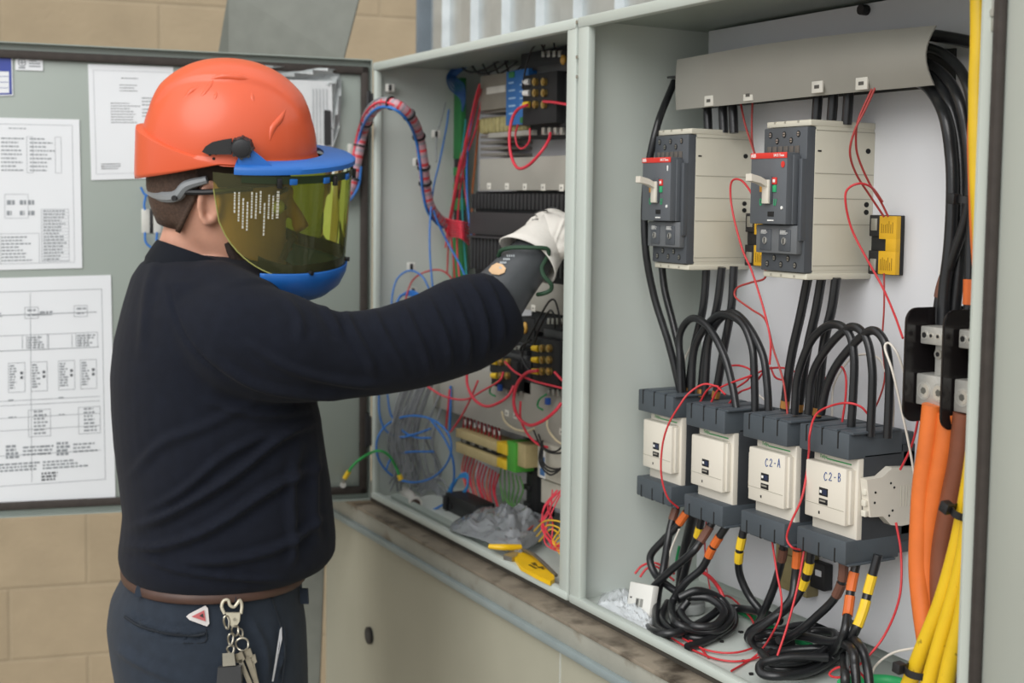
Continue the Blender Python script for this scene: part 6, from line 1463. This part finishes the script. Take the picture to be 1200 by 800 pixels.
for b in (.08, .44):
    R_ += [(b, .16, b+.45, .163), (b, .165, b+.12, .168)]+frame_r(b+.28, .13, b+.38, .18)+txt(b+.30, .14, b+.38, 2, .02, .008)+txt(b+.03, .15, b+.14, 1, .02, .008)
    R_ += [(b, .315, b+.46, .318), (b+.08, .25, b+.45, .252), (b+.08, .25, b+.083, .31), (b+.45, .25, b+.453, .315)]+[(b+.26+.03*k, .255, b+.264+.03*k, .31) for k in range(5)]+txt(b+.3, .26, b+.44, 5, .011, .006)
    for u in (.16, .32): R_ += frame_r(b+u, .37, b+u+.12, .50)+txt(b+u+.01, .38, b+u+.07, 9, .012, .007)
    R_ += [(b, .535, b+.46, .537), (b, .555, b+.46, .557), (b, .61, b+.46, .612), (b, .665, b+.46, .667)]+txt(b+.16, .53, b+.22, 1, .02)+txt(b+.16, .605, b+.22, 1, .02)
    R_ += frame_r(b+.3, .58, b+.46, .70)+txt(b+.34, .585, b+.45, 7, .016, .008)
    R_ += txt(b+.02, .74, b+.12, 3, .016, .009)+txt(b+.14, .73, b+.24, 4, .016, .011)+txt(b+.26, .74, b+.44, 3, .016, .008)+[(b, .775, b+.46, .777)]+txt(b+.04, .81, b+.42, 3, .014, .008)
prints(t, uv, R_, INK); prints(t, uv, [(.44+u+.085, v, .44+u+.105, v+.012) for u in (.16, .32) for v in (.41, .43)]+[(.08+u+.085, v, .08+u+.105, v+.012) for u in (.16, .32) for v in (.41, .43)]+txt(.47, .86, .62, 3, .014, .009), INKD, 'dark_marks')
t, uv = sheet('data_plate_sticker', 'blue and white data plate sticker at the upper left edge of the door', 'sticker', ((-30, 63), (14.5, 65), (15.5, 112), (-30, 113)))
prints(t, uv, [(.02, .05, .97, .40), (.02, .40, .08, .96), (.90, .40, .97, .96), (.02, .93, .97, .97)], pbr('sticker_blue', '3A4A9A', .5), 'blue_field'); prints(t, uv, [(.1, .52+.14*k, .88, .53+.14*k) for k in range(3)], pbr('sticker_blue', '3A4A9A'), 'form_lines')
t, uv = sheet('small_label_sticker', 'small white sticker with grey emblem right of the blue data plate', 'sticker', ((18, 66), (50, 66.5), (50.5, 83), (18, 82)))
prints(t, uv, txt(.50, .25, .95, 3, .2, .10), INK, 'sticker_text')
m = MB(); c = uv(.24, .45); m.tube([c+DIRD*.006*cos(a)+UP*.007*sin(a) for a in [2*pi*k/16 for k in range(16)]], .0008, 6, closed=True); m.tube([c-DIRD*.004, c+DIRD*.004], .0008, 6); m.tube([c+UP*.005, c-UP*.005], .0008, 6); m.add([uv(.12, .78), uv(.36, .78), uv(.36, .88), uv(.12, .88)], [(0, 1, 2, 3)]); m.build('round_emblem', INK, t, world=True)
# document pouch with binder behind the helmet
t = thing('document_pouch', 'clear plastic document pouch with white binder fixed on the door behind the helmet', 'document pouch', door_at(350, 120, .02))
cs = [(290, 72), (398, 79), (398, 128), (388, 190), (290, 190)]
P = [door_at(x, y, .004) for x, y in cs]; MB().loft([P, [p+NRM*.002 for p in P]]).build('back_sheet', pbr('pouch_grey_plastic', '8E9494', .2, 0, .1, 10, spec=.8), t, world=True, flat=True)
P = [door_at(x, y, .008) for x, y in ((300, 92), (388, 96), (390, 172), (300, 172))]; MB().loft([P, [p+NRM*.012 for p in P]]).build('white_binder', pbr('binder_white', 'CDD0D1', .5), t, world=True, flat=True)
for k in range(5):
    x = 366+k*4; P = [door_at(x, 104, .0205), door_at(x+1.4, 104, .0205), door_at(x+2, 168, .0205), door_at(x+.6, 168, .0205)]
    MB().loft([P, [p+NRM*.0006 for p in P]]).build('page_edge', pbr('page_grey', 'B2B6B8', .6), t, world=True, flat=True)
P = [door_at(x, y, .021) for x, y in ((380, 129), (387.5, 129.5), (388, 170), (380, 170))]; MB().loft([P, [p+NRM*.003 for p in P]]).build('black_spine', BLK, t, world=True, flat=True)
rows = []
for i, (xa, ya, xb, yb) in enumerate(((298, 76, 298, 92), (320, 77, 320, 94), (345, 78, 345, 95), (366, 79, 368, 98), (384, 80, 386, 100), (398, 82, 392, 103))):
    rows.append([door_at(xa+(xb-xa)*s, ya+(yb-ya)*s, .012+.012*sin(s*7+i*1.9)) for s in [k/7 for k in range(8)]])
m = MB(); m.add([p for r in rows for p in r], [(i*8+j, i*8+j+1, (i+1)*8+j+1, (i+1)*8+j) for i in range(5) for j in range(7)])
rows = []
for i, (xa, ya, xb, yb) in enumerate(((389, 98, 400, 92), (388, 115, 400, 112), (388, 135, 399, 134), (387, 150, 397, 152), (386, 165, 391, 170))):
    rows.append([door_at(xa+(xb-xa)*s, ya+(yb-ya)*s, .012+.010*sin(s*6+i*2.2)) for s in [k/7 for k in range(8)]])
m.add([p for r in rows for p in r], [(i*8+j, i*8+j+1, (i+1)*8+j+1, (i+1)*8+j) for i in range(4) for j in range(7)])
m.build('crumpled_flap', pbr('pouch_film', 'A3A8A8', .12, 0, .15, 20, spec=.9), t, world=True, ang=60)
# pair of small terminals with blue wires beside the neck
t = thing('door_terminal', 'pair of small white terminal blocks with blue wires on the door beside the nape', 'terminal block', door_at(178, 258, .006))
WN = pbr('white_nylon', 'C9C9C2')
M3 = lambda x, y, o=.004: frame(door_at(x, y, o), DIRD, UP)
for x in (171, 184):
    tb_ = MB().box((-.0085, -.024, 0), (.0085, .024, .016), .002, 0, M3(x, 259)).build('white_block', WN, t, world=True)
    for dy in (-.016, 0, .012): MB().box((-.004, dy-.004, .0155), (.004, dy+.004, .0165), .0005, 0, M3(x, 259)).build('terminal_hole', HOLE, tb_, world=True)
MB().box((-.004, -.024, 0), (.004, .024, .010), .001, 0, M3(177.5, 259)).build('rail', BLK, t, world=True)
MB().box((-.010, -.010, 0), (.010, .010, .012), .002, 0, M3(181, 226)).build('wire_mount', WN, t, world=True)
for pts in ([(165, 219), (170, 228), (180, 229), (190, 233)], [(171, 228), (169, 240), (170, 246)], [(183, 232), (184, 240), (184, 246)], [(170, 272), (171, 284), (180, 291), (188, 288), (192, 276)], [(184, 272), (184, 284), (190, 288)], [(190, 233), (194, 250), (194, 275)]):
    MB().tube([door_at(x, y, .014) for x, y in pts], .0022, 8, sub=5).build('blue_wire', BLUW, t, world=True, fix=False)
# ------------------------------------------------------------------ camera and daylight
cd = bpy.data.cameras.new('camera'); co = bpy.data.objects.new('camera', cd); col.objects.link(co)
M = Matrix((CM @ V((1, 0, 0)), CM @ V((0, -1, 0)), CM @ V((0, 0, -1)))).transposed().to_4x4(); M.translation = CAM
co.matrix_world = M
cd.sensor_width = 36; cd.sensor_fit = 'HORIZONTAL'; cd.lens = 36*F/1200
cd.shift_x = (600-PX)/1200; cd.shift_y = (PY-400)/1200
cd.clip_start = .05
cd.dof.use_dof = True; cd.dof.focus_distance = 1.72; cd.dof.aperture_fstop = 5.6
scene.camera = co
w = bpy.data.worlds.new('overcast_sky'); scene.world = w; w.use_nodes = True; nt = w.node_tree; bg = nt.nodes['Background']
tc = nt.nodes.new('ShaderNodeTexCoord'); sx = nt.nodes.new('ShaderNodeSeparateXYZ'); nt.links.new(tc.outputs['Generated'], sx.inputs[0])
cr = nt.nodes.new('ShaderNodeValToRGB'); nt.links.new(sx.outputs[2], cr.inputs[0])
cr.color_ramp.elements[0].position = 0; cr.color_ramp.elements[0].color = (.74, .76, .78, 1)
cr.color_ramp.elements[1].position = .6; cr.color_ramp.elements[1].color = (1.0, 1.0, 1.0, 1)
nt.links.new(cr.outputs[0], bg.inputs[0]); bg.inputs[1].default_value = 1.0
sl = bpy.data.lights.new('hazy_sun', 'SUN'); sl.energy = 1.75; sl.angle = radians(50); sl.color = (1, .985, .96)
so = bpy.data.objects.new('hazy_sun', sl); col.objects.link(so)
d = V((.56, -.83, .66))              # towards the sun: behind the photographer's left shoulder
so.rotation_euler = d.to_track_quat('Z', 'Y').to_euler()
scene.view_settings.view_transform = 'Standard'; scene.view_settings.look = 'None'; scene.view_settings.exposure = .22
